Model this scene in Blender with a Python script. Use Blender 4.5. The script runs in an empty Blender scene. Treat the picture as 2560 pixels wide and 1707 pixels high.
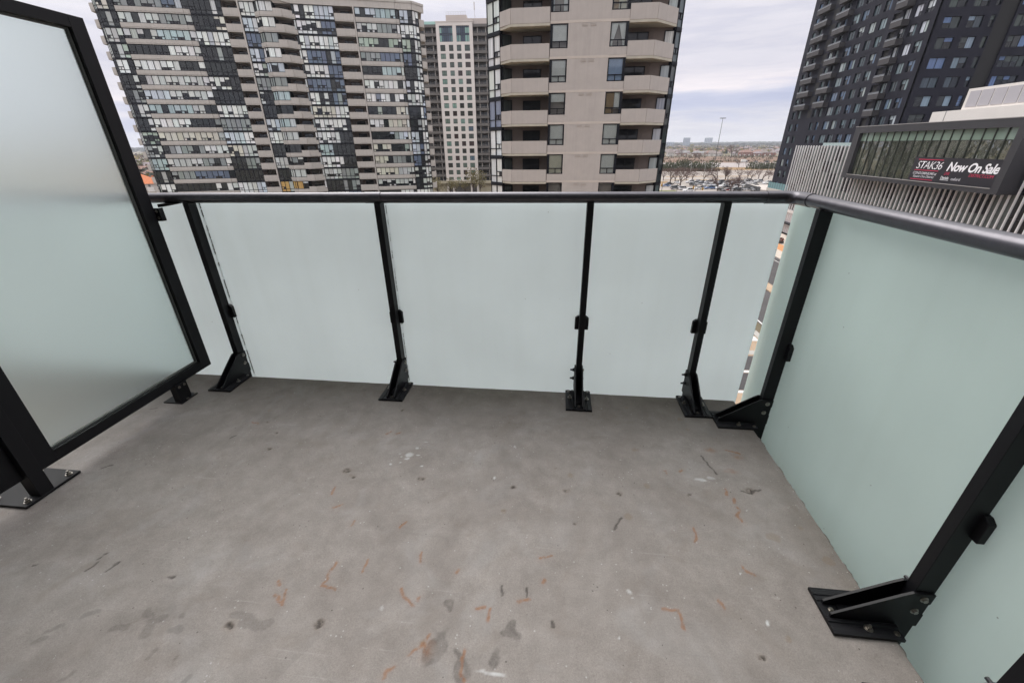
import bpy, bmesh, math, random
import numpy as np
from mathutils import Matrix, Vector

SC = bpy.context.scene
COL = SC.collection
R = math.radians
rnd = random.Random(7)

# ------------------------------------------------------------------ camera
cam_d = bpy.data.cameras.new('camera')
cam = bpy.data.objects.new('camera', cam_d)
COL.objects.link(cam)
cam_d.sensor_fit = 'HORIZONTAL'
cam_d.sensor_width = 36.0
cam_d.lens = 14.37
cam_d.clip_start = 0.02
cam_d.clip_end = 20000
cr, cdn, cf = Vector((0.994414, 0.105236, -0.008113)), Vector((0.038255, -0.430996, -0.901543)), Vector((-0.098371, 0.896196, -0.432614))
m = Matrix((cr, -cdn, -cf)).transposed().to_4x4()
m.translation = Vector((0, 0, 1.3))
cam.matrix_world = m
SC.camera = cam

# ------------------------------------------------------------------ world, sun, exposure
SUN_EL, SUN_AZ = R(50), R(328)          # azimuth clockwise from +Y
W = bpy.data.worlds.new('World')
SC.world = W
W.use_nodes = True
nt = W.node_tree
nt.nodes.clear()
def N(tree, typ, **kw):
    n = tree.nodes.new(typ)
    for k, v in kw.items():
        setattr(n, k, v)
    return n
def ramp(tree, stops, interp='LINEAR'):
    n = tree.nodes.new('ShaderNodeValToRGB')
    e = n.color_ramp.elements
    n.color_ramp.interpolation = interp
    while len(e) < len(stops):
        e.new(0.5)
    for i, (p, c) in enumerate(stops):
        e[i].position = p
        e[i].color = (*c, 1) if len(c) == 3 else c
    return n
def math_n(tree, op, a=None, b=None, clamp=False):
    n = tree.nodes.new('ShaderNodeMath')
    n.operation = op
    n.use_clamp = clamp
    for i, x in enumerate((a, b)):
        if x is None:
            continue
        if isinstance(x, (int, float)):
            n.inputs[i].default_value = x
        else:
            tree.links.new(x, n.inputs[i])
    return n.outputs[0]
tc = N(nt, 'ShaderNodeTexCoord')
sep = N(nt, 'ShaderNodeSeparateXYZ')
nt.links.new(tc.outputs['Generated'], sep.inputs[0])
# long flat cloud streaks: noise stretched along the horizon, tilted a little
mp = N(nt, 'ShaderNodeMapping')
mp.inputs['Scale'].default_value = (1.3, 1.3, 11)
mp.inputs['Rotation'].default_value = (0, R(5), 0)
nt.links.new(tc.outputs['Generated'], mp.inputs[0])
nz = N(nt, 'ShaderNodeTexNoise')
nz.inputs['Scale'].default_value = 2.2
nz.inputs['Detail'].default_value = 5
nz.inputs['Roughness'].default_value = 0.55
nt.links.new(mp.outputs[0], nz.inputs['Vector'])
tilt = math_n(nt, 'MULTIPLY', sep.outputs['X'], -0.035)
off = math_n(nt, 'MULTIPLY', math_n(nt, 'SUBTRACT', nz.outputs['Fac'], 0.5), 0.13)
zz = math_n(nt, 'ADD', math_n(nt, 'ADD', sep.outputs['Z'], tilt), off)
zz = math_n(nt, 'ADD', zz, 0.012)
cr_ = ramp(nt, [(0.0, (.70, .69, .755)), (0.035, (.71, .70, .77)), (0.060, (.50, .53, .70)), (0.083, (.57, .59, .74)),
                (0.105, (.86, .80, .84)), (0.15, (.69, .67, .745)), (0.22, (.74, .72, .785)), (0.36, (.96, .94, .97)),
                (0.65, (1.75, 1.72, 1.73)), (1.0, (2.4, 2.37, 2.36))])
nt.links.new(zz, cr_.inputs[0])
scl = N(nt, 'ShaderNodeVectorMath', operation='SCALE')
scl.inputs['Scale'].default_value = 10.0
nz2 = N(nt, 'ShaderNodeTexNoise')
nz2.inputs['Scale'].default_value = 4.5
nz2.inputs['Detail'].default_value = 6
nz2.inputs['Roughness'].default_value = 0.6
nt.links.new(mp.outputs[0], nz2.inputs['Vector'])
stk = ramp(nt, [(.36, (.90, .91, .945)), (.5, (1, 1, 1)), (.66, (1.06, 1.05, 1.04))])
nt.links.new(nz2.outputs['Fac'], stk.inputs[0])
skm = N(nt, 'ShaderNodeMix', data_type='RGBA', blend_type='MULTIPLY')
skm.inputs[0].default_value = 1.0
nt.links.new(cr_.outputs[0], skm.inputs[6])
nt.links.new(stk.outputs[0], skm.inputs[7])
nt.links.new(skm.outputs[2], scl.inputs[0])
sky = N(nt, 'ShaderNodeTexSky')
sky.sky_type = 'NISHITA'
sky.sun_disc = False
sky.sun_elevation = SUN_EL
sky.sun_rotation = SUN_AZ
mx = N(nt, 'ShaderNodeMix', data_type='RGBA')
mx.inputs[0].default_value = 0.94
nt.links.new(sky.outputs[0], mx.inputs[6])
nt.links.new(scl.outputs[0], mx.inputs[7])
bg = N(nt, 'ShaderNodeBackground')
bg.inputs['Strength'].default_value = 0.1
nt.links.new(mx.outputs[2], bg.inputs['Color'])
wo = N(nt, 'ShaderNodeOutputWorld')
nt.links.new(bg.outputs[0], wo.inputs['Surface'])

sun_d = bpy.data.lights.new('sun', 'SUN')
sun_d.energy = 2.2
sun_d.angle = R(45)
sun_d.color = (1, .96, .9)
sun = bpy.data.objects.new('sun', sun_d)
COL.objects.link(sun)
sd = Vector((math.sin(SUN_AZ) * math.cos(SUN_EL), math.cos(SUN_AZ) * math.cos(SUN_EL), math.sin(SUN_EL)))
sun.rotation_euler = sd.to_track_quat('Z', 'Y').to_euler()

SC.view_settings.view_transform = 'Standard'
SC.view_settings.look = 'None'
SC.view_settings.exposure = 0.16
SC.view_settings.gamma = 1.0
SC.view_settings.use_curve_mapping = False

# ------------------------------------------------------------------ helpers
class MB:
    """collects boxes, prisms and tubes; build() links them as ONE mesh object"""
    def __init__(s):
        s.v, s.f, s.mi = [], [], []
    def add(s, verts, faces, m=0):
        o = len(s.v)
        s.v.extend([tuple(p) for p in verts])
        for f in faces:
            s.f.append(tuple(i + o for i in f))
            s.mi.append(m)
        return s
    def hexa(s, p, m=0):
        return s.add(p, [(3, 2, 1, 0), (4, 5, 6, 7), (0, 1, 5, 4), (1, 2, 6, 5), (2, 3, 7, 6), (3, 0, 4, 7)], m)
    def box(s, x0, x1, y0, y1, z0, z1, m=0):
        x0, x1 = min(x0, x1), max(x0, x1)
        y0, y1 = min(y0, y1), max(y0, y1)
        return s.hexa([(x0, y0, z0), (x1, y0, z0), (x1, y1, z0), (x0, y1, z0), (x0, y0, z1), (x1, y0, z1), (x1, y1, z1), (x0, y1, z1)], m)
    def seg(s, p, q, d0, d1, z0, z1, m=0):
        """wall along p->q; d = distance to the right of the direction (outward)"""
        dx, dy = q[0] - p[0], q[1] - p[1]
        L = math.hypot(dx, dy)
        nx, ny = dy / L, -dx / L
        a, b = max(d0, d1), min(d0, d1)
        P = [(p[0] + nx * a, p[1] + ny * a), (q[0] + nx * a, q[1] + ny * a), (q[0] + nx * b, q[1] + ny * b), (p[0] + nx * b, p[1] + ny * b)]
        return s.hexa([(*c, z0) for c in P] + [(*c, z1) for c in P], m)
    def prism(s, poly, z0, z1, m=0):
        n = len(poly)
        v = [(x, y, z0) for x, y in poly] + [(x, y, z1) for x, y in poly]
        f = [tuple(range(n - 1, -1, -1)), tuple(range(n, 2 * n))] + [(i, (i + 1) % n, (i + 1) % n + n, i + n) for i in range(n)]
        return s.add(v, f, m)
    def tube(s, p, q, r0, r1=None, n=8, m=0, caps=True):
        r1 = r0 if r1 is None else r1
        p, q = Vector(p), Vector(q)
        d = (q - p).normalized()
        a = d.orthogonal().normalized()
        b = d.cross(a)
        v = []
        for c, r in ((p, r0), (q, r1)):
            for i in range(n):
                t = 2 * math.pi * i / n
                v.append(c + a * (r * math.cos(t)) + b * (r * math.sin(t)))
        f = [(i, (i + 1) % n, (i + 1) % n + n, i + n) for i in range(n)]
        if caps:
            f += [tuple(range(n - 1, -1, -1)), tuple(range(n, 2 * n))]
        return s.add(v, f, m)
    def mesh(s, name, mats, smooth=False, bevel=0):
        me = bpy.data.meshes.new(name)
        me.from_pydata(s.v, [], s.f)
        for x in (mats if isinstance(mats, (list, tuple)) else [mats]):
            me.materials.append(x)
        me.polygons.foreach_set('material_index', s.mi)
        if bevel:
            bm = bmesh.new()
            bm.from_mesh(me)
            bmesh.ops.bevel(bm, geom=[e for e in bm.edges if e.calc_face_angle(0) > 0.5], offset=bevel, segments=2, affect='EDGES', profile=.5)
            bm.to_mesh(me)
            bm.free()
        if smooth:
            me.polygons.foreach_set('use_smooth', [True] * len(me.polygons))
            try:
                me.set_sharp_from_angle(angle=R(40))
            except Exception:
                pass
        me.update()
        return me
    def build(s, name, mats, parent=None, smooth=False, bevel=0, loc=(0, 0, 0)):
        return put(name, s.mesh(name, mats, smooth, bevel), parent, loc)

def put(name, me, parent=None, loc=(0, 0, 0), rot=None, scale=None, mat=None):
    o = bpy.data.objects.new(name, me)
    COL.objects.link(o)
    o.location = loc
    if rot is not None:
        o.rotation_euler = rot if isinstance(rot, (tuple, list)) else (0, 0, rot)
    if scale is not None:
        o.scale = scale
    if parent is not None:
        o.parent = parent
    return o

def tag(o, label, cat, group=None, kind=None):
    o['label'] = label
    o['category'] = cat
    if group:
        o['group'] = group
    if kind:
        o['kind'] = kind
    return o

def struct(o, kind='structure'):
    o['kind'] = kind
    return o

def thing(name, label, cat, loc=(0, 0, 0), rz=0.0, group=None):
    o = bpy.data.objects.new(name, None)
    o.empty_display_size = 0.2
    COL.objects.link(o)
    o.location = loc
    o.rotation_euler = (0, 0, rz)
    return tag(o, label, cat, group)

NTH = ['first', 'second', 'third', 'fourth', 'fifth', 'sixth', 'seventh', 'eighth', 'ninth', 'tenth', 'eleventh', 'twelfth', 'thirteenth', 'fourteenth',
       'fifteenth', 'sixteenth', 'seventeenth', 'eighteenth', 'nineteenth', 'twentieth']
def nth(i):
    if i < 20:
        return NTH[i]
    return {2: 'twenty', 3: 'thirty', 4: 'forty', 5: 'fifty', 6: 'sixty', 7: 'seventy', 8: 'eighty'}[(i + 1) // 10] + ('-' + NTH[(i + 1) % 10 - 1] if (i + 1) % 10 else 'th') if (i + 1) % 10 else {2: 'twentieth', 3: 'thirtieth', 4: 'fortieth', 5: 'fiftieth', 6: 'sixtieth', 7: 'seventieth', 8: 'eightieth'}[(i + 1) // 10]

# ------------------------------------------------------------------ materials
def mat(name, col, rough=0.6, spec=0.5, metal=0.0, noise=None, bump=None, coat=0.0, streak=0.0):
    """noise = (scale, amount[, detail]); bump = (scale, strength, distance)"""
    M = bpy.data.materials.new(name)
    M.use_nodes = True
    t = M.node_tree
    b = t.nodes['Principled BSDF']
    b.inputs['Base Color'].default_value = (*col, 1)
    b.inputs['Roughness'].default_value = rough
    b.inputs['Specular IOR Level'].default_value = spec
    b.inputs['Metallic'].default_value = metal
    b.inputs['Coat Weight'].default_value = coat
    if noise or bump:
        co = N(t, 'ShaderNodeTexCoord').outputs['Object']
    if noise:
        n1 = N(t, 'ShaderNodeTexNoise')
        n1.inputs['Scale'].default_value = noise[0]
        n1.inputs['Detail'].default_value = noise[2] if len(noise) > 2 else 6
        n1.inputs['Roughness'].default_value = 0.6
        t.links.new(co, n1.inputs['Vector'])
        a = noise[1]
        rp = ramp(t, [(0.3, tuple(c * (1 - a) for c in col)), (0.7, tuple(min(1, c * (1 + a)) for c in col))])
        t.links.new(n1.outputs['Fac'], rp.inputs[0])
        t.links.new(rp.outputs[0], b.inputs['Base Color'])
    if streak:
        # rain streaks: noise drawn out downwards
        sm = N(t, 'ShaderNodeMapping')
        sm.inputs['Scale'].default_value = (3.2, 3.2, .16)
        t.links.new(co, sm.inputs[0])
        n3 = N(t, 'ShaderNodeTexNoise')
        n3.inputs['Scale'].default_value = 1.0
        n3.inputs['Detail'].default_value = 5
        n3.inputs['Roughness'].default_value = .65
        t.links.new(sm.outputs[0], n3.inputs['Vector'])
        r3 = ramp(t, [(.36, (1 - streak, 1 - streak, 1 - streak)), (.52, (1, 1, 1)), (.7, (1 + streak * .4,) * 3)])
        t.links.new(n3.outputs['Fac'], r3.inputs[0])
        m3 = N(t, 'ShaderNodeMix', data_type='RGBA', blend_type='MULTIPLY')
        m3.inputs[0].default_value = 1
        t.links.new(rp.outputs[0], m3.inputs[6])
        t.links.new(r3.outputs[0], m3.inputs[7])
        t.links.new(m3.outputs[2], b.inputs['Base Color'])
    if bump:
        n2 = N(t, 'ShaderNodeTexNoise')
        n2.inputs['Scale'].default_value = bump[0]
        n2.inputs['Detail'].default_value = 4
        t.links.new(co, n2.inputs['Vector'])
        bn = N(t, 'ShaderNodeBump')
        bn.inputs['Strength'].default_value = bump[1]
        bn.inputs['Distance'].default_value = bump[2]
        t.links.new(n2.outputs['Fac'], bn.inputs['Height'])
        t.links.new(bn.outputs[0], b.inputs['Normal'])
    return M

def window_mat(name, attr=None, folds=5.0, dark=(.012, .014, .017), rough=0.06):
    """glass with a drawn blind right behind it: blind colour from the object colour (or a colour attribute), alpha = how far it is drawn"""
    M = bpy.data.materials.new(name)
    M.use_nodes = True
    t = M.node_tree
    b = t.nodes['Principled BSDF']
    b.inputs['Roughness'].default_value = rough
    b.inputs['Specular IOR Level'].default_value = 0.5
    b.inputs['IOR'].default_value = 1.52
    if attr:
        a = N(t, 'ShaderNodeAttribute', attribute_name=attr)
        col = a.outputs['Color']
        t.links.new(col, b.inputs['Base Color'])
        return M
    oi = N(t, 'ShaderNodeObjectInfo')
    col, al = oi.outputs['Color'], oi.outputs['Alpha']
    tcn = N(t, 'ShaderNodeTexCoord')
    sp = N(t, 'ShaderNodeSeparateXYZ')
    t.links.new(tcn.outputs['Object'], sp.inputs[0])
    wv = N(t, 'ShaderNodeTexNoise', noise_dimensions='1D')
    wv.inputs['Scale'].default_value = folds
    wv.inputs['Detail'].default_value = 2
    w_in = math_n(t, 'ADD', sp.outputs['X'], math_n(t, 'MULTIPLY', oi.outputs['Random'], 40.0))
    t.links.new(w_in, wv.inputs['W'])
    fr = ramp(t, [(0.25, (.72, .72, .72)), (0.75, (1.1, 1.1, 1.1))])  # fold shading painted in as lighter and darker vertical stripes
    t.links.new(wv.outputs['Fac'], fr.inputs[0])
    mul = N(t, 'ShaderNodeMix', data_type='RGBA', blend_type='MULTIPLY')
    mul.inputs[0].default_value = 1
    t.links.new(col, mul.inputs[6])
    t.links.new(fr.outputs[0], mul.inputs[7])
    # drawn part
    step = math_n(t, 'GREATER_THAN', math_n(t, 'ADD', sp.outputs['Z'], al), 1.0)
    sel = N(t, 'ShaderNodeMix', data_type='RGBA')
    t.links.new(step, sel.inputs[0])
    sel.inputs[6].default_value = (*dark, 1)
    t.links.new(mul.outputs[2], sel.inputs[7])
    t.links.new(sel.outputs[2], b.inputs['Base Color'])
    # slightly wavy old panes
    nb = N(t, 'ShaderNodeTexNoise')
    nb.inputs['Scale'].default_value = 1.2
    t.links.new(tcn.outputs['Object'], nb.inputs['Vector'])
    bn = N(t, 'ShaderNodeBump')
    bn.inputs['Strength'].default_value = 0.15
    bn.inputs['Distance'].default_value = 0.02
    t.links.new(nb.outputs['Fac'], bn.inputs['Height'])
    t.links.new(bn.outputs[0], b.inputs['Normal'])
    return M

def clear_glass(name, tint=(.975, .985, .98)):
    M = bpy.data.materials.new(name)
    M.use_nodes = True
    t = M.node_tree
    t.nodes.clear()
    o = N(t, 'ShaderNodeOutputMaterial')
    tr = N(t, 'ShaderNodeBsdfTransparent')
    tr.inputs[0].default_value = (*tint, 1)
    gl = N(t, 'ShaderNodeBsdfGlossy')
    gl.inputs['Roughness'].default_value = 0.02
    fz = N(t, 'ShaderNodeFresnel')
    fz.inputs[0].default_value = 1.5
    mxs = N(t, 'ShaderNodeMixShader')
    t.links.new(fz.outputs[0], mxs.inputs[0])
    t.links.new(tr.outputs[0], mxs.inputs[1])
    t.links.new(gl.outputs[0], mxs.inputs[2])
    t.links.new(mxs.outputs[0], o.inputs[0])
    return M

M_black = mat('black_powder_coat', (.0055, .0055, .0075), rough=.5, spec=.28, bump=(900, .06, .0004))
M_rail = mat('dark_metallic_handrail', (.105, .102, .115), rough=.30, metal=.85, noise=(35, .12), bump=(700, .05, .0004))
M_steel = mat('zinc_bolt_steel', (.35, .33, .30), rough=.32, metal=1.0, noise=(60, .35))
M_dkbolt = mat('blackened_bolt', (.03, .03, .034), rough=.4, metal=.6)
M_gasket = mat('grey_rubber_gasket', (.09, .095, .09), rough=.7)
M_dframe = mat('dark_window_frame', (.008, .009, .014), rough=.5, spec=.2)
M_blind = window_mat('window_with_blind')
M_blind_far = window_mat('far_window_with_blind', attr='tint')
M_clear = clear_glass('clear_window_glass')
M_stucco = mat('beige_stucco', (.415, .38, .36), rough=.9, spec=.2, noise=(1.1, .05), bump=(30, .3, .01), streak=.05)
M_stucco_d = mat('shaded_recess_stucco', (.20, .165, .15), rough=.9, spec=.2, noise=(.8, .1))  # stucco darkened for the balcony recesses: their shade is painted into the colour
M_parapet = mat('beige_precast_parapet', (.455, .425, .40), rough=.9, spec=.2, noise=(.5, .06), bump=(25, .2, .01), streak=.07)
M_slabedge = mat('painted_slab_edge', (.42, .39, .33), rough=.9, spec=.2, noise=(.8, .12))
M_room = mat('dim_room_wall', (.05, .05, .055), rough=.9)

HAZE = 0.00012
CARS = [('blue', 53.9, 227.1), ('white', 57.6, 220.2), ('white', 58.3, 209.9), ('white', 58.0, 201.8), ('white', 71.5, 248.5), ('white', 72.2, 241.4), ('silver', 72.6, 235.5), ('black', 78.5, 248.6), ('silver', 77.7, 253.9), ('black', 83.9, 249.6), ('black', 87.6, 248.6), ('white', 75.7, 231.8), ('blue', 71.0, 214.0), ('white', 73.7, 215.6), ('black', 69.1, 216.3), ('grey', 80.8, 239.4), ('black', 73.5, 205.7), ('white', 81.1, 224.8), ('red', 75.9, 205.0), ('white', 78.4, 205.1), ('black', 80.3, 205.1), ('white', 84.9, 221.4), ('grey', 87.9, 233.8), ('black', 92.4, 251.8), ('silver', 95.5, 248.6), ('black', 99.4, 251.8), ('silver', 101.4, 251.8), ('black', 107.0, 261.7), ('black', 107.7, 253.9), ('silver', 108.6, 251.8), ('black', 93.6, 233.8), ('black', 91.5, 224.1), ('silver', 93.0, 223.2), ('white', 96.5, 222.4), ('grey', 99.9, 225.9), ('silver', 101.2, 225.0), ('white', 108.9, 242.5), ('black', 107.6, 237.7), ('white', 86.5, 239.5), ('white', 83.2, 208.1)]
BARE = [(61.8, 251.7, 5.3), (62.1, 231.7, 6.1), (61.1, 265.5, 4.2), (77.6, 265.4, 4.4), (83.9, 265.4, 4.2), (82.7, 241.4, 5.5), (71.9, 205.7, 4.4), (98.6, 272.6, 5.1), (76.4, 202.9, 4.3), (64.9, 253.9, 5.0), (74.1, 265.4, 4.2), (77.3, 205.8, 4.4), (83.0, 211.8, 4.5), (98.5, 272.6, 5.0), (106.3, 272.6, 4.8), (115.1, 282.8, 3.7), (113.0, 272.5, 4.4), (119.1, 277.5, 3.9), (113.2, 258.3, 4.5), (124.9, 277.5, 3.2), (98.9, 270.1, 4.2), (159.3, 415.5, 4.0)]
FAR_BARE = [(179.3, 661.6, 5.6), (178.0, 612.2, 8.0), (173.4, 580.3, 7.2), (173.6, 624.6, 5.3), (199.5, 766.8, 9.5), (278.9, 766.2, 14.1), (291.5, 781.9, 9.6)]
CONIFERS = [(336.8, 1250.8, 12.3), (382.3, 1367.9, 6.9), (403.7, 1356.1, 4.5), (2148.3, 7549.1, 20.9), (1336.3, 4472.2, 14.9), (803.4, 2471.1, 11.0), (328.7, 933.3, 12.0), (927.1, 2298.1, 12.0), (907.3, 2213.7, 11.5), (653.5, 1567.9, 7.8), (779.3, 1783.7, 14.6), (550.7, 1220.0, 7.4), (832.9, 2429.9, 13.4), (1036.1, 3092.1, 8.6), (808.9, 2463.4, 9.6)]
YELLOW = [(328.2, 1398.0, 12.6), (630.2, 2250.6, 18.2), (1347.0, 4429.3, 24.5), (368.6, 1164.4, 11.0), (499.6, 1431.9, 9.9), (501.4, 1430.9, 10.3), (880.6, 2363.2, 13.0), (495.4, 1173.7, 6.8), (764.6, 1797.6, 8.9), (832.8, 1865.2, 8.2), (369.4, 893.3, 4.0), (725.4, 2142.5, 8.3), (239.7, 815.1, 5.5)]
POLES = [(98.7, 346.1, 7.2), (85.8, 272.7, 9.6), (109.9, 333.9, 6.9), (157.5, 378.6, 5.3), (163.1, 383.1, 5.8), (166.7, 385.4, 5.3), (166.4, 373.3, 6.1), (169.8, 373.1, 5.9), (121.0, 262.8, 9.4), (168.1, 414.9, 4.2), (52.9, 201.0, 4.7), (157.4, 415.7, 5.5), (282.4, 730.3, 9.4), (198.9, 556.9, 7.2)]
HOUSES = [(187.4, 788.4, 9.8, 11.1), (251.5, 930.7, 5.2, 15.1), (258.1, 810.3, 8.6, 11.4), (247.1, 990.1, 7.8, 16.8), (363.6, 1263.5, 5.0, 14.5), (347.5, 1018.5, 5.7, 11.9), (339.6, 988.9, 6.6, 6.6), (311.7, 796.3, 9.3, 20.4), (359.9, 871.2, 7.7, 11.2), (338.4, 789.3, 8.3, 14.3), (358.6, 804.2, 7.6, 9.3), (625.8, 1588.9, 8.8, 24.2), (519.6, 1185.7, 6.5, 16.9), (536.3, 1177.4, 5.2, 11.7), (514.5, 1294.5, 5.7, 19.6), (737.8, 2856.9, 8.0, 46.3), (740.4, 2559.2, 11.4, 24.8), (1106.7, 3461.8, 11.5, 29.1)]
ST_RUST = [[(-0.716, 0.874), (-0.719, 0.831), (-0.722, 0.795)], [(-0.722, 0.795), (-0.676, 0.787)], [(-0.61, 0.895), (-0.611, 0.854)], [(-0.832, 0.766), (-0.817, 0.721), (-0.856, 0.75)], [(-0.875, 0.791), (-0.865, 0.784)], [(-0.463, 0.809), (-0.441, 0.784), (-0.401, 0.761)], [(-0.393, 0.789), (-0.393, 0.778)], [(0.374, 0.83), (0.414, 0.828), (0.421, 0.811), (0.423, 0.774)], [(-0.014, 0.962), (0.028, 0.981)], [(-0.327, 0.682), (-0.34, 0.656), (-0.368, 0.627)], [(-0.334, 0.66), (-0.335, 0.638)], [(0.749, 1.263), (0.759, 1.249), (0.738, 1.219), (0.744, 1.196)], [(0.554, 1.143), (0.557, 1.118), (0.541, 1.082)], [(0.674, 1.004), (0.682, 0.988), (0.702, 0.973)], [(0.554, 0.876), (0.563, 0.849)], [(-0.206, 0.773), (-0.176, 0.782)], [(-0.162, 0.773), (-0.164, 0.741)], [(-0.885, 1.172), (-0.894, 1.209)], [(-0.548, 1.039), (-0.529, 1.062)], [(-0.293, 0.882), (-0.288, 0.894)], [(-0.001, 0.875), (0.005, 0.887)], [(-0.737, 1.031), (-0.734, 1.047)], [(-0.042, 0.817), (-0.075, 0.808)], [(-0.426, 0.907), (-0.433, 0.943)], [(-0.214, 0.596), (-0.217, 0.65)], [(-0.422, 0.567), (-0.419, 0.575)], [(-0.214, 0.594), (-0.205, 0.581)], [(-0.415, 0.581), (-0.403, 0.594)], [(0.829, 1.608), (0.883, 1.588)], [(0.515, 1.442), (0.519, 1.426)], [(0.578, 1.443), (0.59, 1.455)], [(-0.811, 1.574), (-0.793, 1.594)], [(-0.761, 1.583), (-0.745, 1.59)], [(-0.844, 1.103), (-0.819, 1.124)], [(-1.552, 1.596), (-1.509, 1.589)], [(0.743, 1.355), (0.736, 1.325)], [(0.756, 1.313), (0.754, 1.285)]]
ST_RUSTB = [(0.807, 1.465, 0.045, 0.02), (0.76, 1.601, 0.035, 0.02), (0.866, 1.563, 0.03, 0.02), (-0.322, 0.643, 0.03, 0.035)]
ST_PITS = [(-0.891, 1.306, 0.022), (-0.846, 1.277, 0.014), (-0.543, 1.291, 0.018), (-0.139, 1.279, 0.016), (0.083, 1.283, 0.016), (0.299, 1.288, 0.015), (0.581, 1.312, 0.01), (0.842, 1.357, 0.022), (0.109, 1.116, 0.008), (-0.166, 1.153, 0.006), (-1.325, 1.41, 0.012), (0.033, 1.41, 0.006), (0.618, 0.72, 0.012), (-0.67, 0.677, 0.018), (-0.935, 0.646, 0.02), (-1.469, 1.604, 0.01), (-1.367, 1.525, 0.008), (-0.802, 1.775, 0.012), (-0.857, 1.281, 0.01)]
ST_WET = [([(-1.411, 0.626), (-1.378, 0.643)], 0.013), ([(-1.282, 0.602), (-1.24, 0.613)], 0.016), ([(-1.475, 0.574), (-1.446, 0.595)], 0.012), ([(-1.479, 0.549), (-1.456, 0.561)], 0.012), ([(-1.222, 0.659), (-1.178, 0.635), (-1.168, 0.597)], 0.022), ([(-1.178, 0.635), (-1.156, 0.65)], 0.02), ([(-1.106, 0.658), (-1.104, 0.657)], 0.022), ([(-1.108, 0.62), (-1.078, 0.621)], 0.018), ([(-0.948, 0.678), (-0.9, 0.677), (-0.872, 0.659), (-0.831, 0.656)], 0.022), ([(-0.859, 0.657), (-0.82, 0.668)], 0.02), ([(-0.898, 0.663), (-0.846, 0.655)], 0.03), ([(-1.104, 0.54), (-1.101, 0.564)], 0.013), ([(-1.295, 0.468), (-1.281, 0.49)], 0.014), ([(-1.024, 0.551), (-1.023, 0.549)], 0.012), ([(-0.957, 0.5), (-0.949, 0.511)], 0.012)]
ST_DARK = [(-0.225, 0.615, 0.022, 0.04), (-0.132, 0.634, 0.028, 0.035), (-0.299, 0.657, 0.03, 0.05), (-0.087, 0.719, 0.02, 0.025), (-0.288, 0.778, 0.02, 0.02)]
ST_BROWN = [(0.418, 1.343, 0.017), (0.402, 1.567, 0.016), (0.318, 1.176, 0.018), (0.836, 1.135, 0.022), (0.677, 1.834, 0.016), (-0.166, 1.153, 0.012), (0.102, 1.374, 0.016), (0.409, 1.57, 0.014), (0.419, 1.916, 0.012), (0.695, 1.75, 0.012), (-1.527, 1.703, 0.014), (0.976, 1.052, 0.02), (0.947, 1.185, 0.012), (0.714, 0.778, 0.012), (0.819, 1.134, 0.015), (-0.341, 0.659, 0.01)]
ST_WHITE = [(-0.646, 1.435, 0.022, 0.02), (-0.623, 1.484, 0.012, 0.008), (-0.606, 1.439, 0.014, 0.006), (-0.713, 1.369, 0.006, 0.006), (-0.672, 1.381, 0.006, 0.006), (-0.675, 1.419, 0.006, 0.005), (-0.562, 1.366, 0.01, 0.005), (-0.649, 1.407, 0.014, 0.008), (-0.596, 1.533, 0.012, 0.004), (-0.689, 1.44, 0.008, 0.004), (-0.16, 1.54, 0.008, 0.01), (-0.23, 1.325, 0.006, 0.01), (0.284, 0.854, 0.006, 0.004), (0.276, 0.872, 0.01, 0.008), (-0.5, 0.744, 0.008, 0.008), (-0.132, 0.605, 0.05, 0.006), (-0.068, 1.046, 0.004, 0.004), (0.227, 0.729, 0.004, 0.004), (0.676, 0.819, 0.006, 0.012), (0.28, 1.894, 0.006, 0.006), (0.656, 1.402, 0.03, 0.01), (0.702, 1.417, 0.02, 0.008), (0.657, 0.973, 0.004, 0.006), (0.334, 1.49, 0.005, 0.004), (0.071, 1.972, 0.006, 0.004), (-0.814, 2.011, 0.006, 0.004)]
ST_SCR = [[(-1.489, 0.765), (-1.478, 0.805)], [(-1.557, 0.763), (-1.55, 0.796)], [(-1.561, 0.807), (-1.554, 0.815)], [(-1.764, 0.76), (-1.755, 0.764)], [(-1.559, 0.824), (-1.551, 0.829)], [(-2.007, 1.213), (-1.979, 1.24)], [(-0.132, 0.854), (-0.128, 0.82)], [(-0.051, 0.854), (-0.05, 0.824)], [(0.703, 1.559), (0.735, 1.439)], [(0.035, 0.755), (0.036, 0.741)], [(0.257, 1.108), (0.291, 1.169)], [(-1.256, 0.766), (-1.233, 0.772)], [(0.802, 1.353), (0.837, 1.342), (0.882, 1.369)], [(-2.197, 1.655), (-2.173, 1.67)], [(-1.572, 1.468), (-1.56, 1.489)]]
ST_JOINT = [(-0.475, 1.078), (-0.524, 0.971), (-0.563, 0.876), (-0.648, 0.764), (-0.635, 0.667), (-0.704, 0.546)]

# ------------------------------------------------------------------ balcony floor (stains, rust and chips where they lie)
def value_noise(x, y, seed, sc):
    rs = np.random.RandomState(seed)
    g = rs.rand(257, 257)
    X, Y = x * sc + 40.37, y * sc + 71.13
    xi, yi = np.floor(X).astype(int), np.floor(Y).astype(int)
    fx, fy = X - xi, Y - yi
    fx, fy = fx * fx * (3 - 2 * fx), fy * fy * (3 - 2 * fy)
    xi %= 256
    yi %= 256
    return (g[xi, yi] * (1 - fx) + g[xi + 1, yi] * fx) * (1 - fy) + (g[xi, yi + 1] * (1 - fx) + g[xi + 1, yi + 1] * fx) * fy

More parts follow.
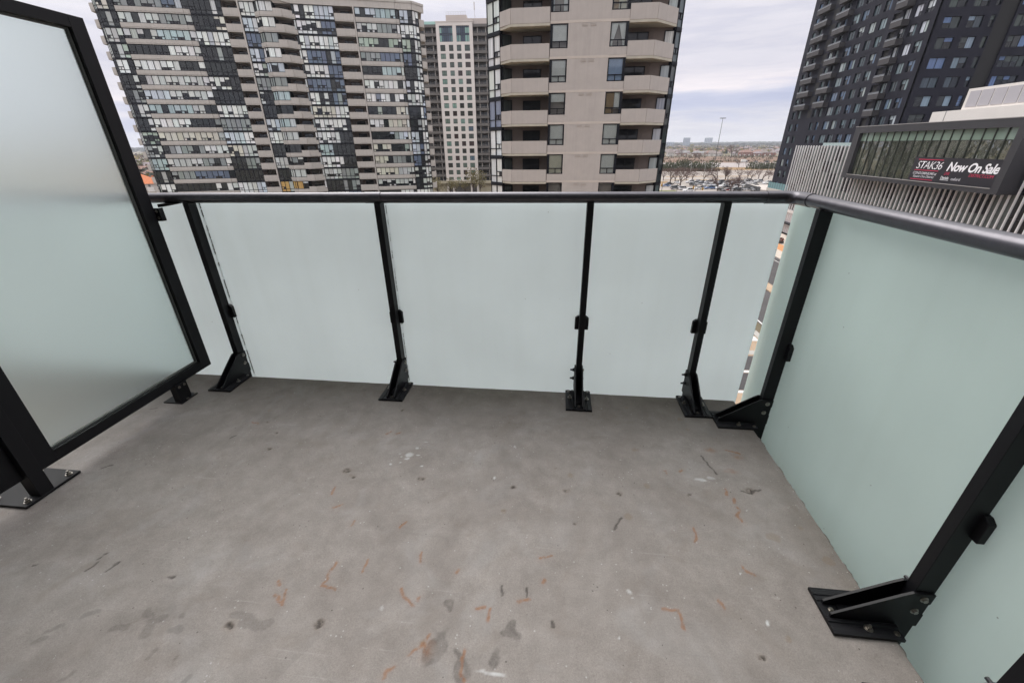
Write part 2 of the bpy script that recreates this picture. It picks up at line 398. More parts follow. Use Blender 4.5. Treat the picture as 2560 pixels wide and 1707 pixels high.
def floor_mesh():
    x0, x1, y0, y1, st = -2.62, 1.025, 0.38, 2.042, 0.0042
    nx, ny = int(round((x1 - x0) / st)) + 1, int(round((y1 - y0) / st)) + 1
    xs, ys = np.linspace(x0, x1, nx), np.linspace(y0, y1, ny)
    X, Y = np.meshgrid(xs, ys, indexing='ij')
    n_f = value_noise(X, Y, 1, 60)
    n_m = value_noise(X, Y, 2, 22)
    n_c = value_noise(X, Y, 3, 5)
    n_g = value_noise(X, Y, 9, 150)
    wx = X + (value_noise(X, Y, 4, 60) - .5) * .009
    wy = Y + (value_noise(X, Y, 5, 60) - .5) * .009
    w2x = X + (value_noise(X, Y, 14, 38) - .5) * .035 + (n_f - .5) * .012
    w2y = Y + (value_noise(X, Y, 15, 38) - .5) * .035 + (n_m - .5) * .012
    rust, dark, white, brown = (np.zeros_like(X) for _ in range(4))
    hgt = (value_noise(X, Y, 6, 3) - .5) * .003 + (n_m - .5) * .0012 + (n_f - .5) * .0005
    def sdist(pts):
        d = np.full_like(X, 9.)
        for a, b in zip(pts[:-1], pts[1:]):
            ax, ay = a
            vx, vy = b[0] - ax, b[1] - ay
            L2 = vx * vx + vy * vy + 1e-9
            t = np.clip(((wx - ax) * vx + (wy - ay) * vy) / L2, 0, 1)
            d = np.minimum(d, np.hypot(wx - ax - t * vx, wy - ay - t * vy))
        return d
    def soft(d, w, k=.5):
        return np.clip((w - d) / (w * k), 0, 1)
    for s in ST_RUST:
        rust = np.maximum(rust, soft(sdist(s), .0062, .5) * np.clip(n_g * 1.5 + .25, 0, 1))
        rust = np.maximum(rust, soft(sdist(s), .022, 1) * .16 * n_m)
    for x, y, a, b in ST_RUSTB:
        d = np.hypot((wx - x) / a, (wy - y) / b)
        rust = np.maximum(rust, np.clip(1.1 - d, 0, 1) * (.25 + .75 * n_f) * .75)
    for x, y, a in ST_PITS:
        d = np.hypot(wx - x, (wy - y) * 1.25) / a
        core = np.clip(1 - d, 0, 1)
        br = np.clip((n_g - .42) * 5, 0, 1)
        dark = np.maximum(dark, np.clip(core * 2.2, 0, 1) * (.22 + .75 * br))
        brown = np.maximum(brown, np.clip(1.5 - d, 0, 1) * .5)
        hgt -= np.clip(core * 2, 0, 1) * br * .006
    for s, w in ST_WET:
        dark = np.maximum(dark, soft(sdist(s if len(s) > 1 else s + s), w * (.45 + .35 * n_m), .25) * .33)
    for x, y, a, b in ST_DARK:
        d = np.hypot((w2x - x) / a, (w2y - y) / b)
        dark = np.maximum(dark, np.clip((.55 + n_m * .9 - d) * 4, 0, 1) * (.30 + .40 * n_f))
    for x, y, a in ST_BROWN:
        d = np.hypot((wx - x), (wy - y)) / a
        brown = np.maximum(brown, np.clip((1 - d) * 4, 0, 1) * .8)
    for x, y, a, b in ST_WHITE:
        d = np.hypot((wx - x) / a, (wy - y) / b)
        k = np.clip((1 - d) * 2.5, 0, 1)
        white = np.maximum(white, k * (.35 + .6 * n_f))
        hgt += k * .0008
    for s in ST_SCR:
        k = soft(sdist(s), .0045, .5)
        dark = np.maximum(dark, k * .9)
        hgt -= k * .002
    # an irregular pour line: the strip left of it is a shade darker
    jp = sorted(ST_JOINT, key=lambda p: p[1])
    jx = np.interp(Y + (n_c - .5) * .06, [p[1] for p in jp], [p[0] for p in jp]) + (n_m - .5) * .02
    dj = X - jx
    sel = (Y < 1.08)
    dark = np.maximum(dark, np.where(sel & (dj < 0) & (dj > -.09), .10 * (1 + dj / .09) * n_c * 2, 0))
    # grime that collects along the slab edges
    e = np.clip((Y - 1.56) / .46, 0, 1)
    e2 = np.clip((X - .86) / .16, 0, 1)
    grime = np.clip(e ** 1.3 * (.55 + .8 * n_c), 0, 1)
    grime = np.maximum(grime, np.clip(e2 * (.1 + .8 * n_c), 0, 1) * .6)
    # rough broken arris along the free edges
    edge_in = (value_noise(X, Y, 8, 28) - .5) * .012 + (n_f - .5) * .006
    Xo, Yo = X.copy(), Y.copy()
    Xo[-1, :] += edge_in[-1, :]
    Yo[:, -1] += edge_in[:, -1]
    hgt[-1, :] -= .006
    hgt[:, -1] -= .006
    nvt = nx * ny
    V = np.stack([Xo, Yo, hgt], -1).reshape(-1, 3)
    I = np.arange(nvt).reshape(nx, ny)
    F = np.stack([I[:-1, :-1], I[1:, :-1], I[1:, 1:], I[:-1, 1:]], -1).reshape(-1, 4)
    # skirt: edge faces of the slab and the plain remainder of the floor
    ev, ef = [], []
    def addv(*p):
        ev.append(p)
        return nvt + len(ev) - 1
    low = [addv(float(Xo[i, -1]), float(Yo[i, -1]) - .004, -.22) for i in range(0, nx)]
    for i in range(nx - 1):
        ef.append((int(I[i, -1]), int(I[i + 1, -1]), low[i + 1], low[i]))
    low2 = [addv(float(Xo[-1, j]) - .004, float(Yo[-1, j]), -.22) for j in range(ny)]
    for j in range(ny - 1):
        ef.append((int(I[-1, j + 1]), int(I[-1, j]), low2[j], low2[j + 1]))
    Vall = np.vstack([V, np.array(ev)])
    me = bpy.data.meshes.new('balcony_floor')
    me.vertices.add(len(Vall))
    me.vertices.foreach_set('co', Vall.ravel())
    FF = np.vstack([F, np.array(ef)])
    me.loops.add(FF.size)
    me.loops.foreach_set('vertex_index', FF.ravel().astype(np.int32))
    me.polygons.add(len(FF))
    me.polygons.foreach_set('loop_start', (np.arange(len(FF)) * 4).astype(np.int32))
    me.polygons.foreach_set('use_smooth', np.concatenate([np.ones(len(F), bool), np.zeros(len(ef), bool)]))
    me.update(calc_edges=True)
    a = me.color_attributes.new('stain', 'FLOAT_COLOR', 'POINT')
    colr = np.zeros((len(Vall), 4), np.float32)
    colr[:nvt] = np.stack([rust, dark, white, brown], -1).reshape(-1, 4)
    a.data.foreach_set('color', colr.ravel())
    g = me.attributes.new('grime', 'FLOAT', 'POINT')
    gv = np.zeros(len(Vall), np.float32)
    gv[:nvt] = grime.ravel()
    g.data.foreach_set('value', gv)
    return me

def concrete_mat():
    M = bpy.data.materials.new('worn_balcony_concrete')
    M.use_nodes = True
    t = M.node_tree
    b = t.nodes['Principled BSDF']
    co = N(t, 'ShaderNodeTexCoord').outputs['Object']
    def noise(sc, det=6, ro=.6, dist=0):
        n = N(t, 'ShaderNodeTexNoise')
        n.inputs['Scale'].default_value = sc
        n.inputs['Detail'].default_value = det
        n.inputs['Roughness'].default_value = ro
        n.inputs['Distortion'].default_value = dist
        t.links.new(co, n.inputs['Vector'])
        return n.outputs['Fac']
    def mix(f, a, c, mode='MIX'):
        x = N(t, 'ShaderNodeMix', data_type='RGBA', blend_type=mode)
        for i, s in ((0, f), (6, a), (7, c)):
            if isinstance(s, (int, float)):
                x.inputs[i].default_value = s
            elif isinstance(s, tuple):
                x.inputs[i].default_value = (*s, 1)
            else:
                t.links.new(s, x.inputs[i])
        return x.outputs[2]
    r1 = ramp(t, [(.30, (.168, .150, .139)), (.45, (.207, .187, .174)), (.58, (.226, .206, .193)), (.74, (.254, .236, .224))])
    t.links.new(noise(2.1, 9, .66, .9), r1.inputs[0])
    r2 = ramp(t, [(.32, (.86, .855, .85)), (.68, (1.09, 1.09, 1.09))])
    t.links.new(noise(13, 6, .65), r2.inputs[0])
    c = mix(1.0, r1.outputs[0], r2.outputs[0], 'MULTIPLY')
    r3 = ramp(t, [(.34, (.90, .895, .89)), (.5, (1, 1, 1)), (.68, (1.07, 1.07, 1.07))])
    t.links.new(noise(170, 3, .7), r3.inputs[0])
    c = mix(1.0, c, r3.outputs[0], 'MULTIPLY')
    r5 = ramp(t, [(.36, (.88, .875, .87)), (.5, (1, 1, 1)), (.64, (1.10, 1.10, 1.10))])
    t.links.new(noise(420, 2, .6), r5.inputs[0])
    c = mix(1.0, c, r5.outputs[0], 'MULTIPLY')
    # bluish laitance clouds and pale flecks
    f4 = ramp(t, [(.52, (0, 0, 0)), (.72, (1, 1, 1))])
    t.links.new(noise(4.1, 5, .6, 1), f4.inputs[0])
    c = mix(math_n(t, 'MULTIPLY', f4.outputs[0], .35), c, (.285, .28, .28))
    vo = N(t, 'ShaderNodeTexVoronoi')
    vo.inputs['Scale'].default_value = 48
    t.links.new(co, vo.inputs['Vector'])
    fl = math_n(t, 'MULTIPLY', math_n(t, 'LESS_THAN', vo.outputs['Distance'], .13), math_n(t, 'GREATER_THAN', noise(9, 3), .56))
    c = mix(math_n(t, 'MULTIPLY', fl, .45), c, (.42, .42, .42))
    vo2 = N(t, 'ShaderNodeTexVoronoi')
    vo2.inputs['Scale'].default_value = 31
    t.links.new(co, vo2.inputs['Vector'])
    f2 = math_n(t, 'MULTIPLY', math_n(t, 'LESS_THAN', vo2.outputs['Distance'], .085), math_n(t, 'GREATER_THAN', noise(6.3, 3), .55))
    c = mix(math_n(t, 'MULTIPLY', f2, .75), c, (.07, .06, .055))
    # hairline trowel scratches running roughly with the slab, and pores
    for rot, sx, sy, th, am, cc in ((.5, 3, 60, .62, .22, (.13, .12, .115)), (-.35, 2.2, 75, .64, .30, (.36, .345, .335))):
        mpn = N(t, 'ShaderNodeMapping')
        mpn.inputs['Rotation'].default_value = (0, 0, rot)
        mpn.inputs['Scale'].default_value = (sx, sy, 1)
        t.links.new(co, mpn.inputs[0])
        ns = N(t, 'ShaderNodeTexNoise')
        ns.inputs['Scale'].default_value = 1.6
        ns.inputs['Detail'].default_value = 3
        t.links.new(mpn.outputs[0], ns.inputs['Vector'])
        k_ = ramp(t, [(th, (0, 0, 0)), (th + .12, (1, 1, 1))])
        t.links.new(ns.outputs['Fac'], k_.inputs[0])
        c = mix(math_n(t, 'MULTIPLY', math_n(t, 'MULTIPLY', k_.outputs[0], math_n(t, 'GREATER_THAN', noise(3.1, 3), .5)), am), c, cc)
    # faint brown stain patches
    fb_ = ramp(t, [(.54, (0, 0, 0)), (.70, (1, 1, 1))])
    t.links.new(noise(5.6, 6, .6, 1.5), fb_.inputs[0])
    c = mix(math_n(t, 'MULTIPLY', fb_.outputs[0], .38), c, (.165, .138, .118))
    # marks
    at = N(t, 'ShaderNodeAttribute', attribute_name='stain')
    sp = N(t, 'ShaderNodeSeparateColor')
    t.links.new(at.outputs['Color'], sp.inputs[0])
    gr = N(t, 'ShaderNodeAttribute', attribute_name='grime')
    brk = ramp(t, [(.25, (.55, .55, .55)), (.6, (1, 1, 1))])
    t.links.new(noise(95, 4, .7), brk.inputs[0])
    c = mix(math_n(t, 'MULTIPLY', gr.outputs['Fac'], .85), c, mix(1.0, c, (.50, .49, .43), 'MULTIPLY'))
    c = mix(math_n(t, 'MULTIPLY', math_n(t, 'MULTIPLY', at.outputs['Alpha'], brk.outputs[0]), .55), c, (.17, .125, .085))
    c = mix(math_n(t, 'MULTIPLY', sp.outputs[1], brk.outputs[0]), c, (.045, .038, .034))
    rr = ramp(t, [(.3, (.16, .055, .018)), (.52, (.225, .092, .03)), (.75, (.075, .026, .012))])
    t.links.new(noise(60, 4), rr.inputs[0])
    c = mix(math_n(t, 'MULTIPLY', math_n(t, 'MULTIPLY', sp.outputs[0], brk.outputs[0]), .74), c, rr.outputs[0])
    c = mix(math_n(t, 'MULTIPLY', sp.outputs[2], math_n(t, 'MULTIPLY', brk.outputs[0], .75)), c, (.55, .57, .58))
    t.links.new(c, b.inputs['Base Color'])
    rg = ramp(t, [(.3, (.55, .55, .55)), (.7, (.82, .82, .82))])
    t.links.new(noise(8, 5), rg.inputs[0])
    t.links.new(rg.outputs[0], b.inputs['Roughness'])
    b.inputs['Specular IOR Level'].default_value = .35
    h = math_n(t, 'ADD', math_n(t, 'MULTIPLY', noise(170, 3, .7), .5), math_n(t, 'MULTIPLY', noise(28, 5), 1.0))
    bn = N(t, 'ShaderNodeBump')
    bn.inputs['Strength'].default_value = .32
    bn.inputs['Distance'].default_value = .002
    t.links.new(h, bn.inputs['Height'])
    t.links.new(bn.outputs[0], b.inputs['Normal'])
    return M

M_conc = concrete_mat()
fm_ = floor_mesh()
fm_.materials.append(M_conc)
floor = struct(put('balcony_floor', fm_))
# plain remainder of the same slab: neighbour's side and behind the camera
MB().box(-6.5, -2.62, -1.6, 2.038, -.22, -.001).box(-2.62, 1.02, -1.6, .38, -.22, -.001).box(-2.62, 1.005, .38, 2.025, -.22, -.012).build('balcony_slab', M_conc)['kind'] = 'structure'

# grit and crumbs that gather along the slab edges and around the feet
_r = random.Random(40)
_g = MB()
for _i in range(520):
    _k = _r.random()
    if _k < .45:
        _x, _y = _r.uniform(-2.1, 1.0), 2.03 - abs(_r.gauss(0, .07))
    elif _k < .75:
        _x, _y = 1.012 - abs(_r.gauss(0, .06)), _r.uniform(.45, 2.0)
    else:
        _x, _y = _r.uniform(-2.2, 1.0), _r.uniform(.4, 2.0)
    _s = _r.uniform(.0009, .0028)
    _p = [Vector((_x, _y, .0005)) + Vector((_r.uniform(-1, 1), _r.uniform(-1, 1), _r.uniform(-.3, 1))) * _s for _ in range(4)]
    _g.add(_p, [(0, 1, 2), (0, 2, 3), (0, 3, 1), (1, 3, 2)], _r.choice([0, 0, 1, 2]))
_o = _g.build('grit', [mat('grey_grit', (.20, .18, .165), rough=.9), mat('dark_grit', (.04, .035, .03), rough=.9), mat('pale_grit', (.50, .48, .46), rough=.9)])
tag(_o, 'scattered grit and crumbs on the concrete balcony floor', 'grit', None, 'stuff')

# the building this balcony belongs to, behind the viewer
OB = thing('apartment_building', 'dark panelled wall of the building that carries this balcony, behind the viewer', 'building', (0, -.95, -18.2))
_b = MB()
for _k in range(-6, 5):
    _z = 18.2 + _k * 2.95
    _b.box(-26, 12, -8, 0, _z + 2.45, _z + 2.95)
    _x = -26.
    while _x < 12:
        _b.box(_x, _x + 1.2, -8, -.002, _z, _z + 2.45)
        _b.box(_x + 1.2, _x + 4.2, -8, -.15, _z, _z + 2.45, 1)
        _x += 4.2
_b.build('wall', [mat('dark_panel_wall', (.06, .06, .065), rough=.6), mat('dark_balcony_glazing', (.02, .022, .025), rough=.06)], OB)

# ------------------------------------------------------------------ frosted glass
def frosted(name, col, trans, gloss_rough=.28):
    """laminated glass with a milky interlayer: scatters light through and back, weak satin reflection"""
    M = bpy.data.materials.new(name)
    M.use_nodes = True
    t = M.node_tree
    t.nodes.clear()
    o = N(t, 'ShaderNodeOutputMaterial')
    co = N(t, 'ShaderNodeTexCoord').outputs['Object']
    nzs = N(t, 'ShaderNodeTexNoise')
    nzs.inputs['Scale'].default_value = 2.2
    nzs.inputs['Detail'].default_value = 4
    t.links.new(co, nzs.inputs['Vector'])
    rp = ramp(t, [(.3, tuple(c * .965 for c in col)), (.7, tuple(min(1, c * 1.02) for c in col))])
    t.links.new(nzs.outputs['Fac'], rp.inputs[0])
    mpd = N(t, 'ShaderNodeMapping')
    mpd.inputs['Scale'].default_value = (14, 14, .7)
    t.links.new(co, mpd.inputs[0])
    nd = N(t, 'ShaderNodeTexNoise')
    nd.inputs['Scale'].default_value = 1
    nd.inputs['Detail'].default_value = 5
    t.links.new(mpd.outputs[0], nd.inputs['Vector'])
    rd = ramp(t, [(.30, (.985, .985, .982)), (.5, (1, 1, 1)), (.70, (1.006, 1.006, 1.006))])
    t.links.new(nd.outputs['Fac'], rd.inputs[0])
    mdr = N(t, 'ShaderNodeMix', data_type='RGBA', blend_type='MULTIPLY')
    mdr.inputs[0].default_value = 1
    t.links.new(rp.outputs[0], mdr.inputs[6])
    t.links.new(rd.outputs[0], mdr.inputs[7])
    # a few specks of dirt and faint drip marks
    vo = N(t, 'ShaderNodeTexVoronoi')
    vo.inputs['Scale'].default_value = 9
    t.links.new(co, vo.inputs['Vector'])
    sp = math_n(t, 'LESS_THAN', vo.outputs['Distance'], .022)
    dirt = N(t, 'ShaderNodeMix', data_type='RGBA')
    t.links.new(math_n(t, 'MULTIPLY', sp, .5), dirt.inputs[0])
    t.links.new(mdr.outputs[2], dirt.inputs[6])
    dirt.inputs[7].default_value = (.2, .19, .17, 1)
    df = N(t, 'ShaderNodeBsdfDiffuse')
    tl = N(t, 'ShaderNodeBsdfTranslucent')
    t.links.new(dirt.outputs[2], df.inputs[0])
    t.links.new(dirt.outputs[2], tl.inputs[0])
    m1 = N(t, 'ShaderNodeMixShader')
    m1.inputs[0].default_value = trans
    t.links.new(df.outputs[0], m1.inputs[1])
    t.links.new(tl.outputs[0], m1.inputs[2])
    gl = N(t, 'ShaderNodeBsdfGlossy')
    gl.inputs['Roughness'].default_value = gloss_rough
    fz = N(t, 'ShaderNodeFresnel')
    fz.inputs[0].default_value = 1.42
    m2 = N(t, 'ShaderNodeMixShader')
    t.links.new(math_n(t, 'MULTIPLY', fz.outputs[0], .8), m2.inputs[0])
    t.links.new(m1.outputs[0], m2.inputs[1])
    t.links.new(gl.outputs[0], m2.inputs[2])
    t.links.new(m2.outputs[0], o.inputs[0])
    return M

def etched(name, tint, rough):
    M = bpy.data.materials.new(name)
    M.use_nodes = True
    t = M.node_tree
    t.nodes.clear()
    o = N(t, 'ShaderNodeOutputMaterial')
    g = N(t, 'ShaderNodeBsdfGlass')
    g.inputs['Color'].default_value = (*tint, 1)
    g.inputs['Roughness'].default_value = rough
    g.inputs['IOR'].default_value = 1.3
    df = N(t, 'ShaderNodeBsdfTranslucent')
    df.inputs[0].default_value = (.78, .80, .81, 1)
    d2 = N(t, 'ShaderNodeBsdfDiffuse')
    d2.inputs[0].default_value = (.75, .78, .785, 1)
    md = N(t, 'ShaderNodeMixShader')
    t.links.new(df.outputs[0], md.inputs[1])
    t.links.new(d2.outputs[0], md.inputs[2])
    mx_ = N(t, 'ShaderNodeMixShader')
    mx_.inputs[0].default_value = .15
    t.links.new(g.outputs[0], mx_.inputs[1])
    t.links.new(md.outputs[0], mx_.inputs[2])
    t.links.new(mx_.outputs[0], o.inputs[0])
    return M

M_frost = frosted('frosted_laminated_glass', (.895, .958, .976), .80)
M_frost_side = frosted('side_frosted_glass_light_tint', (.86, .97, .945), .78)  # same glass as the front; greener reflected light painted into its tint
M_etch = etched('etched_screen_glass', (.938, .985, .977), .36)

# ------------------------------------------------------------------ railings
def bolt_mesh():
    b = MB()
    b.tube((0, 0, 0), (0, 0, .002), .0115, .0115, 14)
    b.tube((0, 0, .002), (0, 0, .009), .0078, .0078, 6)
    b.tube((0, 0, .009), (0, 0, .017), .0042, .0038, 8)
    return b.mesh('bolt', M_steel)
def small_bolt_mesh():
    b = MB()
    b.tube((0, 0, 0), (0, 0, .0015), .008, .008, 12)
    b.tube((0, 0, .0015), (0, 0, .006), .0058, .0052, 6)
    return b.mesh('bolt', M_steel)
def through_bolt_mesh():
    b = MB()
    b.tube((0, 0, 0), (0, 0, .003), .0125, .0125, 14)
    b.tube((0, 0, .003), (0, 0, .011), .0095, .0095, 6)
    b.tube((0, 0, .011), (0, 0, .024), .0055, .005, 8)
    return b.mesh('bolt', M_dkbolt)
BOLT, SBOLT, TBOLT = bolt_mesh(), small_bolt_mesh(), through_bolt_mesh()

def plate_mesh():
    """ribbed cast base plate; local +y points to the slab edge, post at y=0"""
    prof = [(-.070, 0), (.070, 0), (.070, .010), (.060, .012), (.047, .012), (.044, .0095), (.039, .0095), (.036, .0135), (.027, .0135), (.024, .0105),
            (-.024, .0105), (-.027, .0135), (-.036, .0135), (-.039, .0095), (-.044, .0095), (-.047, .012), (-.060, .012), (-.070, .010)]
    n = len(prof)
    v = [(x, -.200, z) for x, z in prof] + [(x, -.008, z) for x, z in prof]
    f = [tuple(range(n)), tuple(range(2 * n - 1, n - 1, -1))] + [((i + 1) % n, i, i + n, (i + 1) % n + n) for i in range(n)]
    return MB().add(v, f).mesh('base_plate', M_black)
def bracket_mesh():
    """two side cheeks that clasp the post"""
    b = MB()
    for s in (-1, 1):
        xa, xb = s * .0165, s * .0235
        pr = [(-.188, .010), (.050, .010), (.050, .062), (.046, .066), (.046, .108), (.050, .112), (.050, .150), (-.006, .152), (-.026, .140), (-.188, .026)]
        n = len(pr)
        x0, x1 = min(xa, xb), max(xa, xb)
        v = [(x0, y, z) for y, z in pr] + [(x1, y, z) for y, z in pr]
        f = [tuple(range(n - 1, -1, -1)), tuple(range(n, 2 * n))] + [(i, (i + 1) % n, (i + 1) % n + n, i + n) for i in range(n)]
        b.add(v, f)
    b.box(-.0164, .0164, -.150, -.004, .011, .018)
    return b.mesh('bracket', M_black)
def post_mesh(top):
    b = MB().box(-.0158, .0158, 0, .053, -.20, top)
    return b.mesh('post', M_black, bevel=.0015)
def clip_mesh():
    b = MB()
    pr = [(-.037, -.037), (.037, -.037), (.037, .030), (.022, .042), (-.022, .042), (-.037, .030)]
    b.add([(x, .040, z) for x, z in pr] + [(x, .062, z) for x, z in pr],
          [(0, 1, 2, 3, 4, 5), (11, 10, 9, 8, 7, 6)] + [(i, i + 6, (i + 1) % 6 + 6, (i + 1) % 6) for i in range(6)])
    return b.mesh('glass_clip', M_black, bevel=.002)
PLATE, BRACKET, CLIP = plate_mesh(), bracket_mesh(), clip_mesh()

def make_post(parent, x, y, rz, top, clip=True):
    p = put('post', post_mesh(top), parent, (x, y, 0), rz)
    put('base_plate', PLATE, p, (0, 0, .001))
    put('bracket', BRACKET, p)
    for sx, sy in ((-.047, -.085), (.047, -.095)):
        put('bolt', BOLT, p, (sx, sy, .0125), rnd.random() * 3)
    for sx, sy in ((0, -.172), (-.054, -.025), (.054, -.022)):
        put('bolt', SBOLT, p, (sx, sy, .012), rnd.random() * 3)
    for z, yy in ((.130, .026), (.078, .020)):
        put('bolt', TBOLT, p, (-.0235, yy, z), (0, -math.pi / 2, 0))
        put('bolt', SBOLT, p, (.0235, yy, z), (0, math.pi / 2, 0), (1.35, 1.35, 1.2))
    if clip:
        put('glass_clip', CLIP, p, (0, 0, .414))
    return p

def rail_tube(p, q, r=.026, n=28, prof=None):
    return MB().tube(p, q, r, r, n)

YP = 2.055
fr = thing('balcony_railing', 'frosted glass railing with black posts along the front edge of the balcony', 'railing', (0, YP, 0), 0, 'balcony railings')
RZ = lambda x: 1.0625 + .0045 * (x + 2) # the rail rises very slightly to the right
for x in (-1.947, -.899, .156, .779):
    make_post(fr, x, 0, 0, RZ(x) - .02)
for x in (-4.35,):
    make_post(fr, x, 0, 0, RZ(x) - .02)
ry = .027
rail_tube((-6, ry, RZ(-6)), (-.885, ry, RZ(-.885))).build('handrail', M_rail, fr, smooth=True)
rail_tube((-.879, ry, RZ(-.879)), (1.00, ry, RZ(1.0))).build('handrail', M_rail, fr, smooth=True)
rail_tube((-.965, ry, RZ(-.965)), (-.8815, ry, RZ(-.8815)), .0273).build('rail_sleeve', M_rail, fr, smooth=True)
for a, b in ((-6.0, -4.36), (-4.34, -1.9225), (-1.9145, -.880), (-.8765, .150), (.162, 1.070)):
    MB().box(a, b, .058, .070, -.16, 1.050).build('glass_panel', M_frost, fr)
# crumbling sealant bead beside two of the posts
for x, w in ((-1.9185, .004), (-.878, .002)):
    b = MB()
    z = -.02
    while z < 1.03:
        h_ = rnd.uniform(.012, .05)
        if rnd.random() < .72:
            o_ = rnd.uniform(-.002, .002)
            b.box(x - w + o_, x + w * .5 + o_, .060, .068, z, z + h_ * .85)
        z += h_
    b.build('sealant_bead', M_gasket, fr)['kind'] = 'stuff'

sr = thing('balcony_railing', 'frosted glass railing on the right, running from the corner toward the viewer', 'railing', (1.05, 0, 0), 0, 'balcony railings')
SZ = 1.0765
for y in (1.845, .870, .610, -.45):
    make_post(sr, 0, y, -math.pi / 2, SZ - .02, clip=(y not in (.610,)))
rx = .027
rail_tube((rx, 1.975, SZ), (rx, -1.5, SZ)).build('handrail', M_rail, sr, smooth=True)
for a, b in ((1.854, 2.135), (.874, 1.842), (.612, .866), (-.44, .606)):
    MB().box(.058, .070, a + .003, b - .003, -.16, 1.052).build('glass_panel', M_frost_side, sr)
# corner elbow with its two sleeves
E_ = MB()
cx, cy = 1.077, 2.082
pts = []
for k in range(9):
    t_ = k / 8 * math.pi / 2
    pts.append((.985 + .092 * math.sin(t_) if False else cx - .06 + .06 * math.sin(t_), cy - .06 + .06 * math.cos(t_), SZ - .0005))
path = [(.945, cy, RZ(.945))] + pts + [(cx, 1.955, SZ)]
rr_ = .0285
secs = []
for i, p in enumerate(path):
    a = Vector(path[max(i - 1, 0)])
    c = Vector(path[min(i + 1, len(path) - 1)])
    d = (c - a).normalized()
    s_ = d.cross(Vector((0, 0, 1))).normalized()
    u_ = s_.cross(d)
    secs.append([Vector(p) + s_ * (rr_ * math.cos(2 * math.pi * k / 28)) + u_ * (rr_ * math.sin(2 * math.pi * k / 28)) for k in range(28)])
v = [q for s in secs for q in s]
f = [(i * 28 + k, i * 28 + (k + 1) % 28, (i + 1) * 28 + (k + 1) % 28, (i + 1) * 28 + k) for i in range(len(secs) - 1) for k in range(28)]
f += [tuple(range(27, -1, -1)), tuple((len(secs) - 1) * 28 + k for k in range(28))]
E_.add([(q.x - 1.05, q.y, q.z) for q in v], f)
E_.build('corner_elbow', M_rail, sr, smooth=True)

# ------------------------------------------------------------------ privacy screen on the left
ps = thing('privacy_screen', 'tall frosted glass privacy screen in a black frame on the left side', 'screen', (-2.08, 1.055, 0), 0)
px, py = -2.08, 1.055
def sbox(b, x0, x1, y0, y1, z0, z1):
    return b.box(x0 - px, x1 - px, y0 - py, y1 - py, z0, z1)
def frame(y0, y1, xo, xi, top, name='frame'):
    b = MB()
    w = .066
    sbox(b, xi, xo, y1 - w, y1, .102, top)               # far stile
    sbox(b, xi, xo, y0, y0 + w, .102, top)               # near stile
    sbox(b, xi, xo, y0 + w, y1 - w, .102, .153)          # bottom rail
    sbox(b, xi, xo, y0 + w, y1 - w, top - .046, top)     # top rail
    b.build(name, M_black, ps, bevel=.0015)
    g = MB()
    e = .008
    xm = xo - .018
    sbox(g, xm - .012, xm, y0 + w, y1 - w, .153, .153 + e)
    sbox(g, xm - .012, xm, y0 + w, y1 - w, top - .046 - e, top - .046)
    sbox(g, xm - .012, xm, y1 - w - e, y1 - w, .153 + e, top - .046 - e)
    g.build('glazing_bead', M_gasket, ps)
    q = MB()
    sbox(q, xm - .028, xm - .020, y0 + w - .01, y1 - w + .01, .15, top - .04)
    q.build('glass_pane', M_etch, ps)
frame(1.081, 2.0, -2.082, -2.128, 1.812)
frame(-.9, 1.029, -2.096, -2.140, 1.812)
pp = MB()
sbox(pp, -2.125, -2.070, 1.030, 1.080, .012, 1.86)
post = pp.build('post', M_black, ps, bevel=.0015)
b = MB()
sbox(b, -2.262, -2.068, .975, 1.182, .001, .012)
b.build('base_plate', M_black, post, bevel=.0015)
for bx, by in ((-2.092, 1.155), (-2.092, 1.000), (-2.238, 1.155), (-2.238, 1.000)):
    put('bolt', BOLT, post, (bx - px, by - py, .012), rnd.random() * 3, (1.1, 1.1, 1.2))
b = MB()
sbox(b, -2.112, -2.072, 1.728, 1.800, .006, .112)
sbox(b, -2.175, -2.060, 1.716, 1.828, .001, .007)
ft = b.build('foot', M_black, ps)
for bx, by, bz, rot in ((-2.072, 1.748, .092, (0, math.pi / 2, 0)), (-2.072, 1.782, .092, (0, math.pi / 2, 0)), (-2.067, 1.820, .007, (0, 0, 0)), (-2.066, 1.765, .007, (0, 0, 0))):
    put('bolt', SBOLT, ft, (bx - px, by - py, bz), rot)
b = MB()
sbox(b, -2.095, -2.058, 2.0005, 2.005, .955, 1.02)
sbox(b, -2.063, -2.058, 2.005, 2.028, .955, 1.02)
bk = b.build('rail_bracket', M_black, ps)
for bz in (.972, 1.005):
    put('bolt', SBOLT, bk, (-2.072 - px, 2.0005 - py, bz), (math.pi / 2, 0, 0))
# wedge plate that ties the handrail to the screen
MB().add([(-2.085 - px, 2.03 - py, 1.036), (-1.99 - px, 2.06 - py, 1.036), (-1.99 - px, 2.10 - py, 1.036), (-2.085 - px, 2.10 - py, 1.036),
          (-2.085 - px, 2.03 - py, 1.020), (-2.05 - px, 2.05 - py, 1.026), (-2.05 - px, 2.10 - py, 1.026), (-2.085 - px, 2.10 - py, 1.020)],
         [(0, 1, 2, 3), (7, 6, 5, 4), (0, 4, 5, 1), (1, 5, 6, 2), (2, 6, 7, 3), (3, 7, 4, 0)]).build('rail_wedge', M_black, ps)

